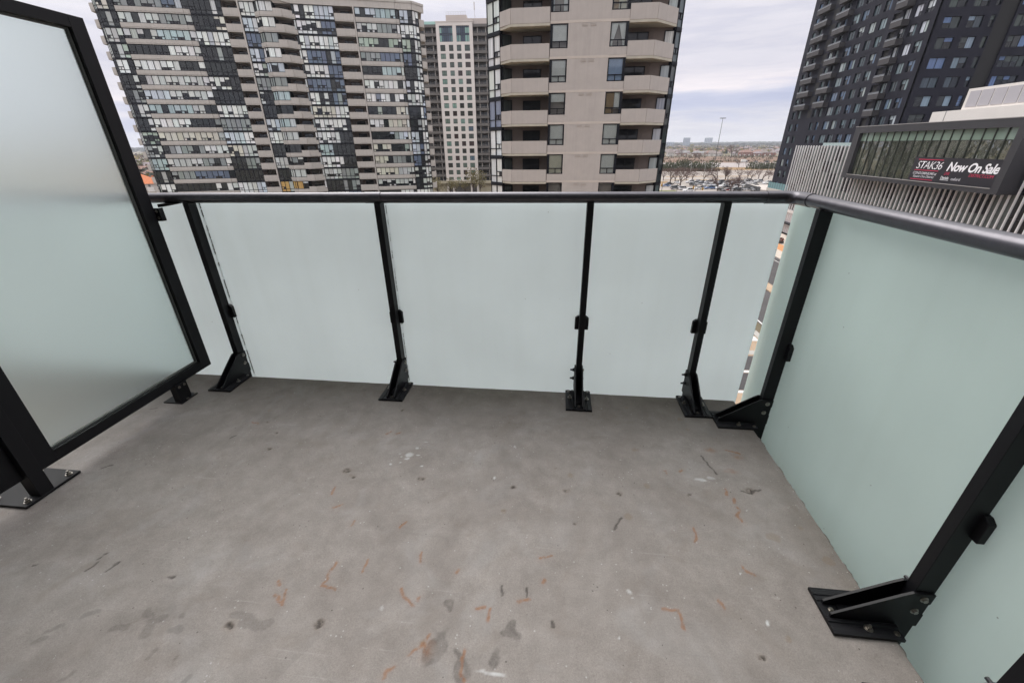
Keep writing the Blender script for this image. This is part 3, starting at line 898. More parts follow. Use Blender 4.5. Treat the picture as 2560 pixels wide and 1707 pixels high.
# ------------------------------------------------------------------ shared window pieces
def unit_pane(name='pane'):
    return MB().box(0, 1, 0, .03, 0, 1).mesh(name, M_blind)
PANE = unit_pane()
def pane(parent, x, y, z, w, h, ang, colr, drop=1.0, name='pane'):
    o = put(name, PANE, parent, (x, y, z), ang, (w, 1, h))
    o.color = (*colr, drop)
    return o
def joined_panes(items, parent, name='panes'):
    """panes past the three hundred: one mesh with a colour per pane; items = (x, y, z, w, h, ang, colour, drop)"""
    V, F, Cc = [], [], []
    for x, y, z, w, h, a, c, d in items:
        ca, sa = math.cos(a), math.sin(a)
        cuts = [(0, h, c)] if d > .97 else [(0, h * (1 - d), (.014, .016, .019)), (h * (1 - d), h, c)]
        for za, zb, cc in cuts:
            o = len(V)
            for (lx, ly) in ((0, 0), (w, 0), (w, .03), (0, .03)):
                for zz_ in (za, zb):
                    V.append((x + ca * lx - sa * ly, y + sa * lx + ca * ly, z + zz_))
            F += [(o, o + 2, o + 3, o + 1), (o + 2, o + 4, o + 5, o + 3), (o + 4, o + 6, o + 7, o + 5), (o + 6, o, o + 1, o + 7), (o + 1, o + 3, o + 5, o + 7), (o, o + 6, o + 4, o + 2)]
            Cc += [cc] * 6
    me = bpy.data.meshes.new(name)
    me.from_pydata(V, [], F)
    me.materials.append(M_blind_far)
    at = me.attributes.new('tint', 'FLOAT_COLOR', 'FACE')
    at.data.foreach_set('color', [q for c in Cc for q in (*c, 1)])
    o = put(name, me, parent)
    o['kind'] = 'stuff'
    return o

BLINDS = [((.62, .65, .64), 40), ((.52, .58, .61), 18), ((.46, .50, .47), 12), ((.60, .58, .47), 6), ((.36, .39, .38), 8), ((.19, .22, .29), 6), ((.27, .33, .31), 4), ((.03, .034, .036), 11), ((.40, .25, .11), 1)]
def pick_blind(r):
    t = r.random() * sum(w for _, w in BLINDS)
    for c, w in BLINDS:
        t -= w
        if t < 0:
            return c
    return BLINDS[0][0]
def vary(c, r, a=.14):
    k = 1 + r.uniform(-a, a)
    return tuple(max(.005, x * k * (1 + r.uniform(-.03, .03))) for x in c)

# ------------------------------------------------------------------ the wide curved-bay block on the left
ZG = -18.2
LBR = random.Random(21)
LB = thing('apartment_building', 'wide beige apartment tower with ribbon windows, glazed bays and stacked balconies, at the left', 'building', (-89.6, 93.7, ZG), R(18.5))
def zl(z):
    return z - ZG
S0, FH = 26.2, 2.7
NF = 17
core = [(-3.9, 1.6), (-2.9, .6), (12.2, .6), (13.3, .75), (19.4, .75), (19.4, 2.3), (22.5, 2.3), (22.5, .75), (25.6, .75), (26.9, -.7), (29.45, -.7), (29.45, 1.7), (32.9, 1.7), (32.9, .75),
        (41.45, .75), (41.45, 2.3), (45.5, 2.3), (45.5, .75), (58.0, .75), (59.1, 1.9), (59.1, 20), (-3.9, 20)]
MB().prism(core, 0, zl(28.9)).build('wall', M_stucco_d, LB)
# bays: kind, list of (p, q, n panes, sliders)
bays = [
    ('curtain', (-4.1, 1.0), (-3.13, .03), 2, ()),
    ('curtain', (-3.1, 0), (-.08, 0), 3, (0, 2)),
    ('strip', (0.03, 0), (12.08, 0), 10, (0, 4, 5, 7, 8)),
    ('strip', (12.12, .01), (13.2, .35), 1, (0,)),
    ('curtain', (13.3, .1), (19.4, .1), 6, (0, 5)),
    ('curtain', (22.8, .1), (25.6, .1), 3, (0,)),
    ('strip', (25.68, -.03), (26.85, -1.25), 2, ()),
    ('strip', (26.92, -1.3), (29.45, -1.3), 2, ()),
    ('strip', (32.92, .05), (33.36, .08), 1, ()),
    ('curtain', (33.42, .1), (41.4, .1), 8, (0, 2, 3, 7)),
    ('strip', (45.88, 0), (54.55, 0), 8, (0, 2, 3, 7)),
    ('strip', (54.6, .01), (55.25, .3), 1, ()),
    ('curtain', (55.4, .1), (58.2, .1), 3, (0, 2)),
    ('curtain', (58.23, .13), (59.6, 1.5), 2, (1,)),
]
frame_mesh, jobs = [], []
CODE = {'W': (.74, .77, .76), 'w': (.55, .58, .57), 'B': (.55, .62, .69), 'N': (.13, .165, .235), 'D': (.028, .032, .034), 'C': (.62, .61, .53), 'G': (.38, .46, .39), 'T': (.42, .53, .55), 'g': (.27, .30, .30), 'Y': (.55, .36, .13)}
ROWS = {   # blinds floor by floor, top to bottom; two letters = left part, right part
    1: 'CC DD ww wG WW Dw gg DD Dg GG gw TT DD WW ww gw WD'.split(),
    2: 'gN wg wT DW WD ww Bw Tw WD CC gW wg gN DW ww wg WD'.split(),
    4: 'DD DC WW DD DD WD DD WW gg BW Cw Dg DD WB wD WW DD'.split(),
    5: 'WW BW NN BN WG gg WC DD BB Ww DD ww DN YD WW DD ww'.split(),
    6: 'WW WW gw WW BW gw TT DD Tw wW DD gg ww YY ww DD WW'.split(),
    7: 'WW WW gg WW BB gg TD DD TT ww DD gw ww YY ww gg WW'.split(),
    9: 'WB WN WW NN WN NN WN CW WW WD TD WD wg Dg WN DD WW'.split(),
    10: 'BT wg GG gN DT WW WW DC WC DB CD Cg Cw ww DW ww WW'.split(),
    12: 'BB WW GG ND DD BW wW DD Dg BB BN NN ww Dw WW DD ww'.split(),
    13: 'WW WW WW ww WW WW WB WN ww WW wg ww Ww wD WW ww WW'.split()}
for bi, (kind, p, q, n, sl) in enumerate(bays):
    dx, dy = q[0] - p[0], q[1] - p[1]
    L = math.hypot(dx, dy)
    ang = math.atan2(dy, dx)
    b = MB()
    pt = lambda s: (p[0] + dx * s / L, p[1] + dy * s / L)
    wd = L / n
    z0, zt = (.30, 2.62) if kind == 'curtain' else (.93, 2.62)
    if kind == 'curtain':
        b.seg(p, q, .05, -.25, -.06, .27)
        b.seg(p, q, .035, -.12, .80, .88)
    else:
        b.seg(p, q, .03, -.12, .87, .96)
    b.seg(p, q, .03, -.12, 2.57, 2.64)
    for i in range(n + 1):
        s0, s1 = max(0, i * wd - .05), min(L, i * wd + .05)
        b.seg(pt(s0), pt(s1), .045, -.12, z0, zt)
    for i in sl:
        a = .90 if kind == 'curtain' else .95
        b.seg(pt(i * wd + .05), pt((i + 1) * wd - .05), .03, -.12, a + .40, a + .50)
        b.seg(pt(i * wd + wd * .5 - .05), pt(i * wd + wd * .5 + .05), .03, -.12, a, a + .40)
    frame_mesh.append(b.mesh('window', M_dframe))
for k in range(NF):
    s = S0 - FH * k
    if s < ZG + 1:
        continue
    for bi, (kind, p, q, n, sl) in enumerate(bays):
        if kind == 'strip' and n == 1 and bi in (8,):
            pass
        dx, dy = q[0] - p[0], q[1] - p[1]
        L = math.hypot(dx, dy)
        ang = math.atan2(dy, dx)
        wd = L / n
        w = put('window', frame_mesh[bi], LB, (0, 0, zl(s)))
        code = ROWS.get(bi, ['WW'])[min(k, 16)] if bi in ROWS else LBR.choice(['WW', 'ww', 'gg', 'WW', 'DD'])
        base, base2 = CODE[code[0]], CODE[code[1]]
        split = LBR.random()
        part = LBR.random() < .16
        for i in range(n):
            c = base if i < n * (.35 + .3 * split) else base2
            if LBR.random() < .06:
                c = (.03, .034, .036)
            elif LBR.random() < .06:
                c = pick_blind(LBR)
            c = vary(c, LBR)
            drop = LBR.choice([.25, .5, .7]) if (part and LBR.random() < .6) or LBR.random() < .05 else 1.0
            x, y = p[0] + dx * (i * wd + .05) / L + .03 * dy / L * -1, p[1] + dy * (i * wd + .05) / L + .03 * dx / L
            pw = wd - .10
            a = .88 if kind == 'curtain' else .96
            if kind == 'curtain':
                jobs.append((w, x, y, .27, pw, .53, ang, vary(c, LBR, .16) if LBR.random() < .93 else (.05, .055, .06), 1.0, k, 0))
            if i in sl:
                jobs.append((w, x, y, a + .50, pw, 2.57 - a - .50, ang, c, drop, k, 2))
                for h2 in (0, 1):
                    xx = x + dx / L * (h2 * (pw / 2 + .05))
                    yy = y + dy / L * (h2 * (pw / 2 + .05))
                    cc = vary(c, LBR, .25) if LBR.random() < .45 else (.035, .035, .04)
                    jobs.append((w, xx, yy, a + .02, pw / 2 - .05, .38, ang, cc, 1.0, k, 0))
            else:
                jobs.append((w, x, y, a, pw, 2.57 - a, ang, c, drop, k, 3))
# the 300 panes that show largest are parts of their window; the rest are one part
def pane_size(j):
    w, x, y, z, pw, h, ang, c, d, k, pri = j
    d_ = math.hypot(-89.6 + x * .948, 93.7 + x * .317)
    return pw * h / d_ ** 2 * (0.01 if k > 13 else 1)
jobs.sort(key=pane_size, reverse=True)
for j in jobs[:300]:
    w, x, y, z, pw, h, ang, c, d, k, pri = j
    pane(w, x, y, z, pw, h, ang, c, d)
joined_panes([(j[1], j[2], j[3] + j[0].location.z, j[4], j[5], j[6], j[7], j[8]) for j in jobs[300:]], LB)
# precast bands, balconies, slabs
def bandm(segs, z0, z1, d0=.14, d1=-.2, groove=True):
    b = MB()
    for p, q in segs:
        b.seg(p, q, d0, d1, z0 + (.2 if groove else 0), z1)
        if groove:
            b.seg(p, q, d0 - .03, d1, z0, z0 + .18)
    return b
strip1 = bandm([((0, 0), (12.1, 0)), ((12.1, 0), (13.22, .36))], 0, .86).mesh('spandrel_band', M_parapet)
strip2 = bandm([((25.62, 0), (26.87, -1.3)), ((26.87, -1.3), (29.48, -1.3))], 0, .86).mesh('spandrel_band', M_parapet)
strip2b = bandm([((32.85, 0), (33.38, .02))], 0, .86).mesh('spandrel_band', M_parapet)
strip3 = bandm([((45.85, 0), (54.58, 0)), ((54.58, 0), (55.3, .33))], 0, .88).mesh('spandrel_band', M_parapet)
def balc(segs, floor_poly):
    b = bandm(segs, 0, 1.40, .12, -.06)
    b.prism(floor_poly, .0, .17)
    return b.mesh('balcony', M_parapet)
balc1 = balc([((19.45, 0), (22.42, 0))], [(19.45, .02), (22.42, .02), (22.42, 2.29), (19.45, 2.29)])
balc2 = balc([((29.5, -1.5), (31.2, -1.5)), ((31.2, -1.5), (32.9, .02))], [(29.5, -1.48), (31.2, -1.48), (32.88, .02), (32.88, 1.69), (29.5, 1.69)])
balc3 = balc([((41.46, 0), (45.46, 0))], [(41.46, .02), (45.46, .02), (45.46, 2.29), (41.46, 2.29)])
balc4 = balc([((59.65, 1.6), (60.75, 2.4)), ((60.75, 2.4), (60.75, 5.4))], [(59.2, 1.7), (59.65, 1.62), (60.73, 2.4), (60.73, 5.4), (59.2, 5.4)])
balc5 = balc([((-5.0, 5), (-5.0, 1.5)), ((-5.0, 1.5), (-4.15, 1.1))], [(-3.95, 5), (-4.98, 5), (-4.98, 1.5), (-4.15, 1.12), (-3.95, 1.7)])
door_m = MB().box(0, .06, 0, .1, .2, 2.3).box(.95, 1.01, 0, .1, .2, 2.3).box(1.9, 1.96, 0, .1, .2, 2.3).box(.06, 1.9, 0, .1, 2.22, 2.3).box(.06, .95, .04, .06, .2, 2.22, 1).box(1.01, 1.9, .04, .06, .2, 2.22, 1).mesh('balcony_door', [M_dframe, mat('dark_door_glass', (.015, .017, .02), rough=.05)])
for k in range(-1, NF):
    s = S0 - FH * k
    if s < ZG + 1:
        continue
    if k >= 0:
        for me in (strip1, strip2, strip2b, strip3):
            put('spandrel_band', me, LB, (0, 0, zl(s)))
        for me in (balc1, balc2, balc3, balc4, balc5):
            put('balcony', me, LB, (0, 0, zl(s)))
        for x, y in ((19.9, 2.19), (30.2, 1.59), (42.6, 2.19)):
            put('balcony_door', door_m, LB, (x, y, zl(s)))
for x in (22.44, 45.49):
    MB().box(x, x + .28, -.16, 2.2, 0, zl(28.9)).build('pier', M_parapet, LB)
for a, b_ in ((29.46, 29.5), ):
    MB().box(a - .05, b_ + .02, -1.25, 1.7, 0, zl(28.9)).build('pier', M_dframe, LB)
# roof band with a cornice line
rb = MB()
outl = [(-4.1, 1.0), (-3.1, 0), (12.1, 0), (13.25, .35), (19.45, .1), (25.6, .1), (26.87, -1.3), (31.2, -1.5), (32.9, .05), (54.58, 0), (55.3, .3), (58.2, .1), (60.8, 2.4)]
for p, q in zip(outl[:-1], outl[1:]):
    rb.seg(p, q, .18, -.3, zl(28.88), zl(30.05))
    rb.seg(p, q, .28, -.3, zl(30.08), zl(30.5))
    rb.seg(p, q, .14, -.3, zl(30.04), zl(30.09))
rb.build('roof_band', M_parapet, LB)
MB().prism([(-4, 1.3), (-3, .3), (58, .3), (60.4, 2.4), (60.4, 20), (-4, 20)], zl(28.88), zl(29.6)).build('roof', M_stucco, LB)

# ------------------------------------------------------------------ the nearer beige tower in the middle
MTR = random.Random(5)
MT = thing('apartment_building', 'near beige stucco tower with chamfered balconies and a blank wall between two window columns', 'building', (0, 47.05, ZG), 0)
S1, FH1 = 8.52, 2.75
def L45(t, side):
    return (-5.0 - t, t) if side < 0 else (8.3 + t, t)
JS = list(range(-9, 6))
TOP = S1 + FH1 * 6
# central wall block with window notches: built as bands, jambs and the blank panel
wall = MB()
bl = MB()
wall.box(.36, 4.22, 0, 3.0, 0, zl(TOP))                 # blank panel
wall.box(-1.30, .358, .5, 3.0, 0, zl(TOP))               # behind the left windows
wall.box(4.222, 5.87, .5, 3.0, 0, zl(TOP))
for j in JS:
    s = S1 + FH1 * j
    for a, b_ in ((-1.30, .358), (4.222, 5.87)):
        wall.box(a, b_, .0, .498, zl(s + .36), zl(s + .98))
        wall.box(a, b_, .0, .498, zl(s - FH1 + 2.89), zl(s + .13))
wall.build('wall', M_stucco, MT)
led = MB()
for j in JS:
    s = S1 + FH1 * j
    led.box(-1.32, 5.89, -.012, .3, zl(s + .14), zl(s + .35))
led.build('floor_line', mat('stucco_floor_line', (.485, .435, .395), rough=.9, spec=.2, noise=(1, .06)), MT)
vent_m = MB()
for i in range(4):
    vent_m.box(i * .13, i * .13 + .085, -.03, .02, 0, .19)
vent_m.box(-.03, .5, -.02, .02, -.03, 0)
VENT = vent_m.mesh('vent', mat('stucco_vent', (.38, .34, .31), rough=.9))
# recess back walls, sides and the hidden core
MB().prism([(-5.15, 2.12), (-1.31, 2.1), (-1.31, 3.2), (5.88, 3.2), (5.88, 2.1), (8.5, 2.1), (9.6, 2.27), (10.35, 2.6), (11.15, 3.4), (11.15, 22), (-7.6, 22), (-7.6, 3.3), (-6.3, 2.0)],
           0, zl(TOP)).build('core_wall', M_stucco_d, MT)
lp_segs = [((-6.15, 1.15), (-5.0, 0)), ((-5.0, 0), (-1.36, 0))]
rp_segs = [((5.89, 0), (8.3, 0)), ((8.3, 0), (10.52, 2.22))]
def mbalc(segs, poly):
    b = MB()
    for p, q in segs:
        b.seg(p, q, .06, -.1, .23, 1.40)
    for p, q in segs:
        b.seg(p, q, .05, -.1, .195, .232, 2)
    b.prism(poly, .0, .20, 1)
    return b.mesh('balcony', [M_stucco, M_slabedge, M_stucco_d])
LBAL = mbalc(lp_segs, [(-6.18, 1.19), (-5.03, -.06), (-1.34, -.06), (-1.34, 2.08), (-5.2, 2.08)])
RBAL = mbalc(rp_segs, [(5.89, -.06), (8.33, -.06), (10.55, 2.18), (9.6, 2.24), (5.89, 2.08)])
# glass: window frames (object origin at slab level)
def win_frame(x0, x1, dark0, dark1):
    """dark metal corner windows: frame from x0 to x1, glass between dark0 and dark1"""
    b = MB()
    z0, z1 = .99, 2.875
    b.box(x0, dark0, .02, .35, z0, z1)
    b.box(dark1, x1, .02, .35, z0, z1)
    b.box(dark0, dark1, .03, .14, z0, z0 + .075)
    b.box(dark0, dark1, .03, .14, z1 - .075, z1)
    b.box(dark0, dark1, .03, .14, 1.485, 1.555)
    xm = (dark0 + dark1) / 2
    b.box(xm - .035, xm + .035, .03, .14, z0 + .075, 1.485)
    return b.mesh('window', M_dframe)
LWIN = win_frame(-1.29, .35, -1.07, .23)
RWIN = win_frame(4.23, 5.86, 4.32, 5.62)
CURT = []
for nm, c in (('white', (.86, .88, .86)), ('cream', (.80, .78, .66)), ('grey', (.62, .65, .66)), ('blue', (.42, .54, .74)), ('tan', (.42, .31, .20))):
    CURT.append(mat(nm + '_curtain', c, rough=.95, spec=.1, noise=(2.5, .06)))
def curtain(x0, x1, z0, z1, y, amp, tie=0, m_=None, waves=9, parent=None):
    n = 28
    v, f = [], []
    for r_ in range(7):
        t = r_ / 6
        for i in range(n + 1):
            s = i / n
            xx = x0 + (x1 - x0) * s
            if tie:
                k = (1 - t) ** 1.0
                cx_ = x0 if tie < 0 else x1
                xx = cx_ + (xx - cx_) * (1 - .72 * min(1, k * 1.15))
            v.append((xx, y + amp * math.sin(s * waves * 2 * math.pi + .6 * t), z0 + (z1 - z0) * t))
    for r_ in range(6):
        for i in range(n):
            a = r_ * (n + 1) + i
            f.append((a, a + 1, a + n + 2, a + n + 1))
    return MB().add(v, f).build('curtain', m_, parent, smooth=True)
def glass(parent, x0, x1, z0, z1, y, p=None, q=None):
    b = MB()
    if p:
        b.seg(p, q, -.05, -.062, z0, z1)
    else:
        b.box(x0, x1, y, y + .012, z0, z1)
    return b.build('pane', M_clear, parent)
def rbox(parent, x0, x1, y0, y1, z0, z1, c):
    return MB().box(x0, x1, y0, y1, z0, z1).build('room_back', c, parent)
# sliding doors inside the recess
def door_frame(x0, x1, y):
    b = MB()
    for x in (x0, (x0 + x1) / 2 - .05, x1 - .09):
        b.box(x, x + .09, y - .06, y, .2, 2.42)
    b.box(x0, x1, y - .06, y, 2.34, 2.42)
    b.box(x0 + .09, (x0 + x1) / 2 - .05, y - .035, y - .02, .2, 2.34, 1)
    b.box((x0 + x1) / 2 + .04, x1 - .09, y - .045, y - .03, .2, 2.34, 1)
    return b.mesh('balcony_door', [M_dframe, mat('reflecting_door_glass', (.018, .02, .024), rough=.04)])
LDOOR, RDOOR = door_frame(-4.02, -2.2, 2.1), door_frame(6.0, 8.05, 2.1)
# glazed recess ends beside the solarium
def end_screen(p, q):
    b = MB()
    b.seg(p, q, .02, -.06, 2.5, 2.6)
    dx, dy = q[0] - p[0], q[1] - p[1]
    L = math.hypot(dx, dy)
    for s in (0, L - .08):
        b.seg((p[0] + dx * s / L, p[1] + dy * s / L), (p[0] + dx * (s + .08) / L, p[1] + dy * (s + .08) / L), .02, -.06, .2, 2.5)
    return b.mesh('end_screen', M_dframe)
# 45 degree glazed bays
def bay_frame(side, t0, t1, n, sliders):
    p, q = (L45(t1, side), L45(t0, side)) if side < 0 else (L45(t0, side), L45(t1, side))
    dx, dy = q[0] - p[0], q[1] - p[1]
    L = math.hypot(dx, dy)
    b = MB()
    P_ = lambda s: (p[0] + dx * s / L, p[1] + dy * s / L)
    b.seg(p, q, .06, -.3, -.28, .04)
    for z0, z1 in ((.66, .73), (2.42, 2.5)):
        b.seg(p, q, .02, -.1, z0, z1)
    wd = L / n
    for i in range(n + 1):
        b.seg(P_(max(0, i * wd - .055)), P_(min(L, i * wd + .055)), .03, -.12, .04, 2.5)
    for i in sliders:
        b.seg(P_(i * wd + .055), P_((i + 1) * wd - .055), .02, -.1, 1.10, 1.17)
        b.seg(P_(i * wd + wd / 2 - .03), P_(i * wd + wd / 2 + .03), .02, -.1, .73, 1.10)
    return b.mesh('window', M_dframe), p, q, wd, P_, math.atan2(dy, dx)
BL_, BR_ = bay_frame(-1, 1.20, 2.68, 2, (1,)), bay_frame(1, 2.28, 2.92, 1, (0,))
for j in JS:
    s = S1 + FH1 * j
    zz0 = zl(s)
    vis = -4 <= j <= 3
    put('balcony', LBAL, MT, (0, 0, zz0))
    put('balcony', RBAL, MT, (0, 0, zz0))
    put('balcony_door', LDOOR, MT, (0, 0, zz0))
    put('balcony_door', RDOOR, MT, (0, 0, zz0))
    put('vent', VENT, MT, (1.64, 0, zl(s + 2.64)))
    put('vent', VENT, MT, (2.42, 0, zl(s + 2.64)))
    for wm, g0, g1 in ((LWIN, -1.07, .23), (RWIN, 4.32, 5.62)):
        w = put('window', wm, MT, (0, 0, zz0))
        xm = (g0 + g1) / 2
        glass(w, g0, g1, 1.555, 2.80, .06)
        glass(w, g0, xm - .035, 1.065, 1.485, .06)
        glass(w, xm + .035, g1, 1.065, 1.485, .06)
        if not vis:
            continue
        r_ = MTR.random()
        cm = CURT[MTR.choice([0, 0, 0, 1, 1, 2, 3])]
        if wm is RWIN and j == -1:
            cm = CURT[3]
        if wm is RWIN and j == 0:
            curtain(g0, xm - .0, 1.0, 2.8, .165, .010, -1, CURT[0], 6, w)
            curtain(xm, g1, 1.0, 2.8, .165, .010, 1, CURT[0], 6, w)
        elif wm is RWIN and j == 1:
            curtain(g0 + .05, xm - .15, 1.0, 2.8, .165, .010, 0, CURT[4], 4, w)
            curtain(xm - .15, g1 - .12, 1.0, 2.8, .165, .008, 0, CURT[1], 7, w)
        elif wm is RWIN and j == -2:
            rbox(w, g0, xm + .1, .17, .18, 1.0, 2.8, CURT[4])
            curtain(xm + .15, g1, 1.45, 2.8, .15, .008, 0, CURT[0], 3, w)
        elif wm is LWIN and j == 1:
            curtain(xm + .3, g1, 1.0, 2.8, .165, .010, 0, CURT[0], 5, w)
            curtain(g0, g0 + .12, 1.0, 2.8, .165, .008, 0, CURT[2], 2, w)
        elif wm is LWIN and j == -2:
            curtain(g0, g1, 2.1, 2.8, .15, .004, 0, CURT[0], 3, w)
        elif wm is LWIN and j == 0:
            curtain(g0, g1, 1.52, 2.8, .15, .005, 0, CURT[0], 3, w)
        else:
            curtain(g0, g1, 1.0, 2.8, .165, .010, 0, cm, 11, w)
    for (fmx, p, q, wd, P_, ang), n, side in ((BL_, 2, -1), (BR_, 1, 1)):
        w = put('window', fmx, MT, (0, 0, zz0))
        base = (pick_blind(MTR) if MTR.random() < .35 else (.66, .68, .68)) if side < 0 else MTR.choice([(.04, .05, .052), (.10, .13, .14), (.30, .34, .33), (.5, .52, .5), (.05, .06, .065)])
        for i in range(n):
            a, b_ = P_(i * wd + .05), P_((i + 1) * wd - .05)
            c = vary(base, MTR, .08)
            off_ = (-math.sin(ang) * .05, math.cos(ang) * .05)
            lo = 1.17 if (i == n - 1) else .73
            pane(w, a[0] + off_[0], a[1] + off_[1], lo, wd - .1, 2.42 - lo, ang, c)
            pane(w, a[0] + off_[0], a[1] + off_[1], .04, wd - .1, .62, ang, vary(c, MTR, .12))
            if lo > 1:
                for h2 in (0, 1):
                    o_ = h2 * (wd - .1) / 2
                    pane(w, a[0] + off_[0] + math.cos(ang) * o_, a[1] + off_[1] + math.sin(ang) * o_, .73, (wd - .16) / 2, .37, ang, vary(c, MTR, .3) if MTR.random() < .6 else (.05, .05, .06))
    # end glazing
    for p, q, c in (((-6.05, 1.25), (-5.2, 2.05), (.045, .055, .055)), ((9.55, 2.22), (10.45, 2.2), None)):
        e = MB()
        L = math.hypot(q[0] - p[0], q[1] - p[1])
        ang = math.atan2(q[1] - p[1], q[0] - p[0])
        for s_ in (0, L - .07):
            e.seg((p[0] + math.cos(ang) * s_, p[1] + math.sin(ang) * s_), (p[0] + math.cos(ang) * (s_ + .07), p[1] + math.sin(ang) * (s_ + .07)), .06, 0, .2, 2.5)
        e.seg(p, q, .06, 0, 2.43, 2.5)
        w = e.build('end_screen', M_dframe, MT, loc=(0, 0, zz0))
        cc = c or vary(MTR.choice([(.45, .48, .50), (.32, .34, .38), (.5, .5, .5), (.4, .42, .45)]), MTR, .1)
        pane(w, p[0] + math.sin(ang) * .03 + math.cos(ang) * .07, p[1] - math.cos(ang) * .03 + math.sin(ang) * .07, .2, L - .14, 2.23, ang, cc)
# side and roof closure
MB().prism([(-7.70, 2.9), (-7.62, 2.9), (-7.62, 22), (-7.70, 22)], 0, zl(TOP)).build('side_wall', M_stucco, MT)
MB().prism([(11.17, 3.1), (11.24, 3.1), (11.24, 22), (11.17, 22)], 0, zl(TOP)).build('side_wall', M_stucco, MT)
MB().prism([(-7.75, 2.7), (-5, -.05), (8.3, -.05), (11.35, 3), (11.35, 22), (-7.75, 22)], zl(TOP), zl(TOP + .6)).build('roof', M_stucco, MT)

# ------------------------------------------------------------------ pale tower in the gap behind
WTR = random.Random(9)
M_white = mat('pale_precast', (.66, .615, .59), rough=.9, spec=.2, noise=(.12, .05))
M_greyc = mat('grey_balcony_concrete', (.135, .125, .12), rough=.9, noise=(.3, .12))
M_dkrec = mat('dark_balcony_recess', (.10, .092, .088), rough=.9)
M_green = mat('green_roof_glass', (.35, .55, .50), rough=.1)
WT = thing('apartment_building', 'tall pale tower with a grid of small square windows between grey balcony wings', 'building', (-45, 187, ZG), R(5))
T0, FHW = 36.15, 2.77
cols = [(-2.27, -.31), (1.07, 2.78), (4.11, 5.82), (7.16, 9.18)]
MB().box(-3.3, 10.25, .5, 18, 0, zl(43.0)).build('core_wall', M_dkrec, WT)
wl = MB()
xs = [-3.5] + [c for a in cols for c in a] + [10.45]
ZB = T0 - 17 * FHW - 1.78
for a, b in zip(xs[0::2], xs[1::2]):
    wl.box(a, b, 0, .45, zl(-12.2), zl(37.1))
for k in range(18):
    zt = T0 - FHW * k
    lo = zt - FHW if k < 17 else -12.2 - 0
    hi_h = 2.0 if k == 0 else 1.78
    for a, b in cols:
        wl.box(a, b, .003, .45, zl(zt - FHW if k < 17 else -12.2), zl(zt - hi_h))
for a, b in cols:
    wl.box(a, b, .003, .45, zl(36.15), zl(37.1))
for a, b in ((-3.5, -2.25), (2.78, 4.17), (9.15, 10.45)):
    wl.box(a, b, 0, .45, zl(37.103), zl(42.13))
wl.box(-3.5, 10.45, 0, .45, zl(42.133), zl(43.3))
wl.box(-3.7, 10.65, -.15, .4, zl(43.303), zl(43.5))
wl.box(-3.5, -2.6, .002, .5, 0, zl(-12.2)).box(-.9, .1, .002, .5, 0, zl(-12.2)).box(6.9, 7.9, .002, .5, 0, zl(-12.2)).box(9.6, 10.45, .002, .5, 0, zl(-12.2)).box(-3.6, 10.55, -.1, .5, zl(-13.4), zl(-12.21))
wl.build('wall', M_white, WT)
WC = [((.10, .13, .12), 5), ((.05, .055, .05), 6), ((.16, .22, .19), 3), ((.22, .36, .31), 2), ((.14, .20, .26), 1), ((.06, .04, .04), 3)]
def wpick(r):
    t = r.random() * sum(w for _, w in WC)
    for c, w in WC:
        t -= w
        if t < 0:
            return c
    return WC[0][0]
wf = {}
for k in range(18):
    zt = T0 - FHW * k
    hh = 2.0 if k == 0 else 1.78
    for ci, (a, b) in enumerate(cols):
        key = (ci, hh)
        if key not in wf:
            f_ = MB()
            w_ = b - a
            f_.box(0, .07, .2, .3, 0, hh).box(w_ - .07, w_, .2, .3, 0, hh).box(.07, w_ - .07, .2, .3, 0, .07).box(.07, w_ - .07, .2, .3, hh - .07, hh).box(w_ * .5 - .03, w_ * .5 + .03, .2, .3, .07, hh - .07).box(.07, w_ - .07, .2, .3, .38, .44)
            wf[key] = f_.mesh('window', M_dframe)
        w = put('window', wf[key], WT, (a, 0, zl(zt - hh)))
        pane(w, .06, .24, .06, b - a - .12, hh - .12, 0, vary(wpick(WTR), WTR, .25))
for a, b in ((-2.25, 2.78), (4.17, 9.15)):
    f_ = MB()
    n = 6
    for i in range(n + 1):
        x = a + (b - a) * i / n
        f_.box(x - .05, x + .05, .22, .34, zl(37.1), zl(42.13))
    for z in (37.13, 39.2, 39.8, 41.6, 42.05):
        f_.box(a, b, .23, .33, zl(z) - .05, zl(z) + .05)
    w = f_.build('window', M_dframe, WT)
    for i in range(n):
        for z0, z1 in ((37.2, 39.15), (39.25, 39.75), (39.85, 41.55), (41.65, 42.0)):
            c = (.06, .08, .12) if z1 - z0 < 1 or i in (2, 3) else vary(WTR.choice([(.12, .22, .22), (.25, .42, .38), (.09, .13, .18)]), WTR, .2)
            pane(w, a + (b - a) * i / n + .06, .27, zl(z0), (b - a) / n - .12, z1 - z0, 0, c)
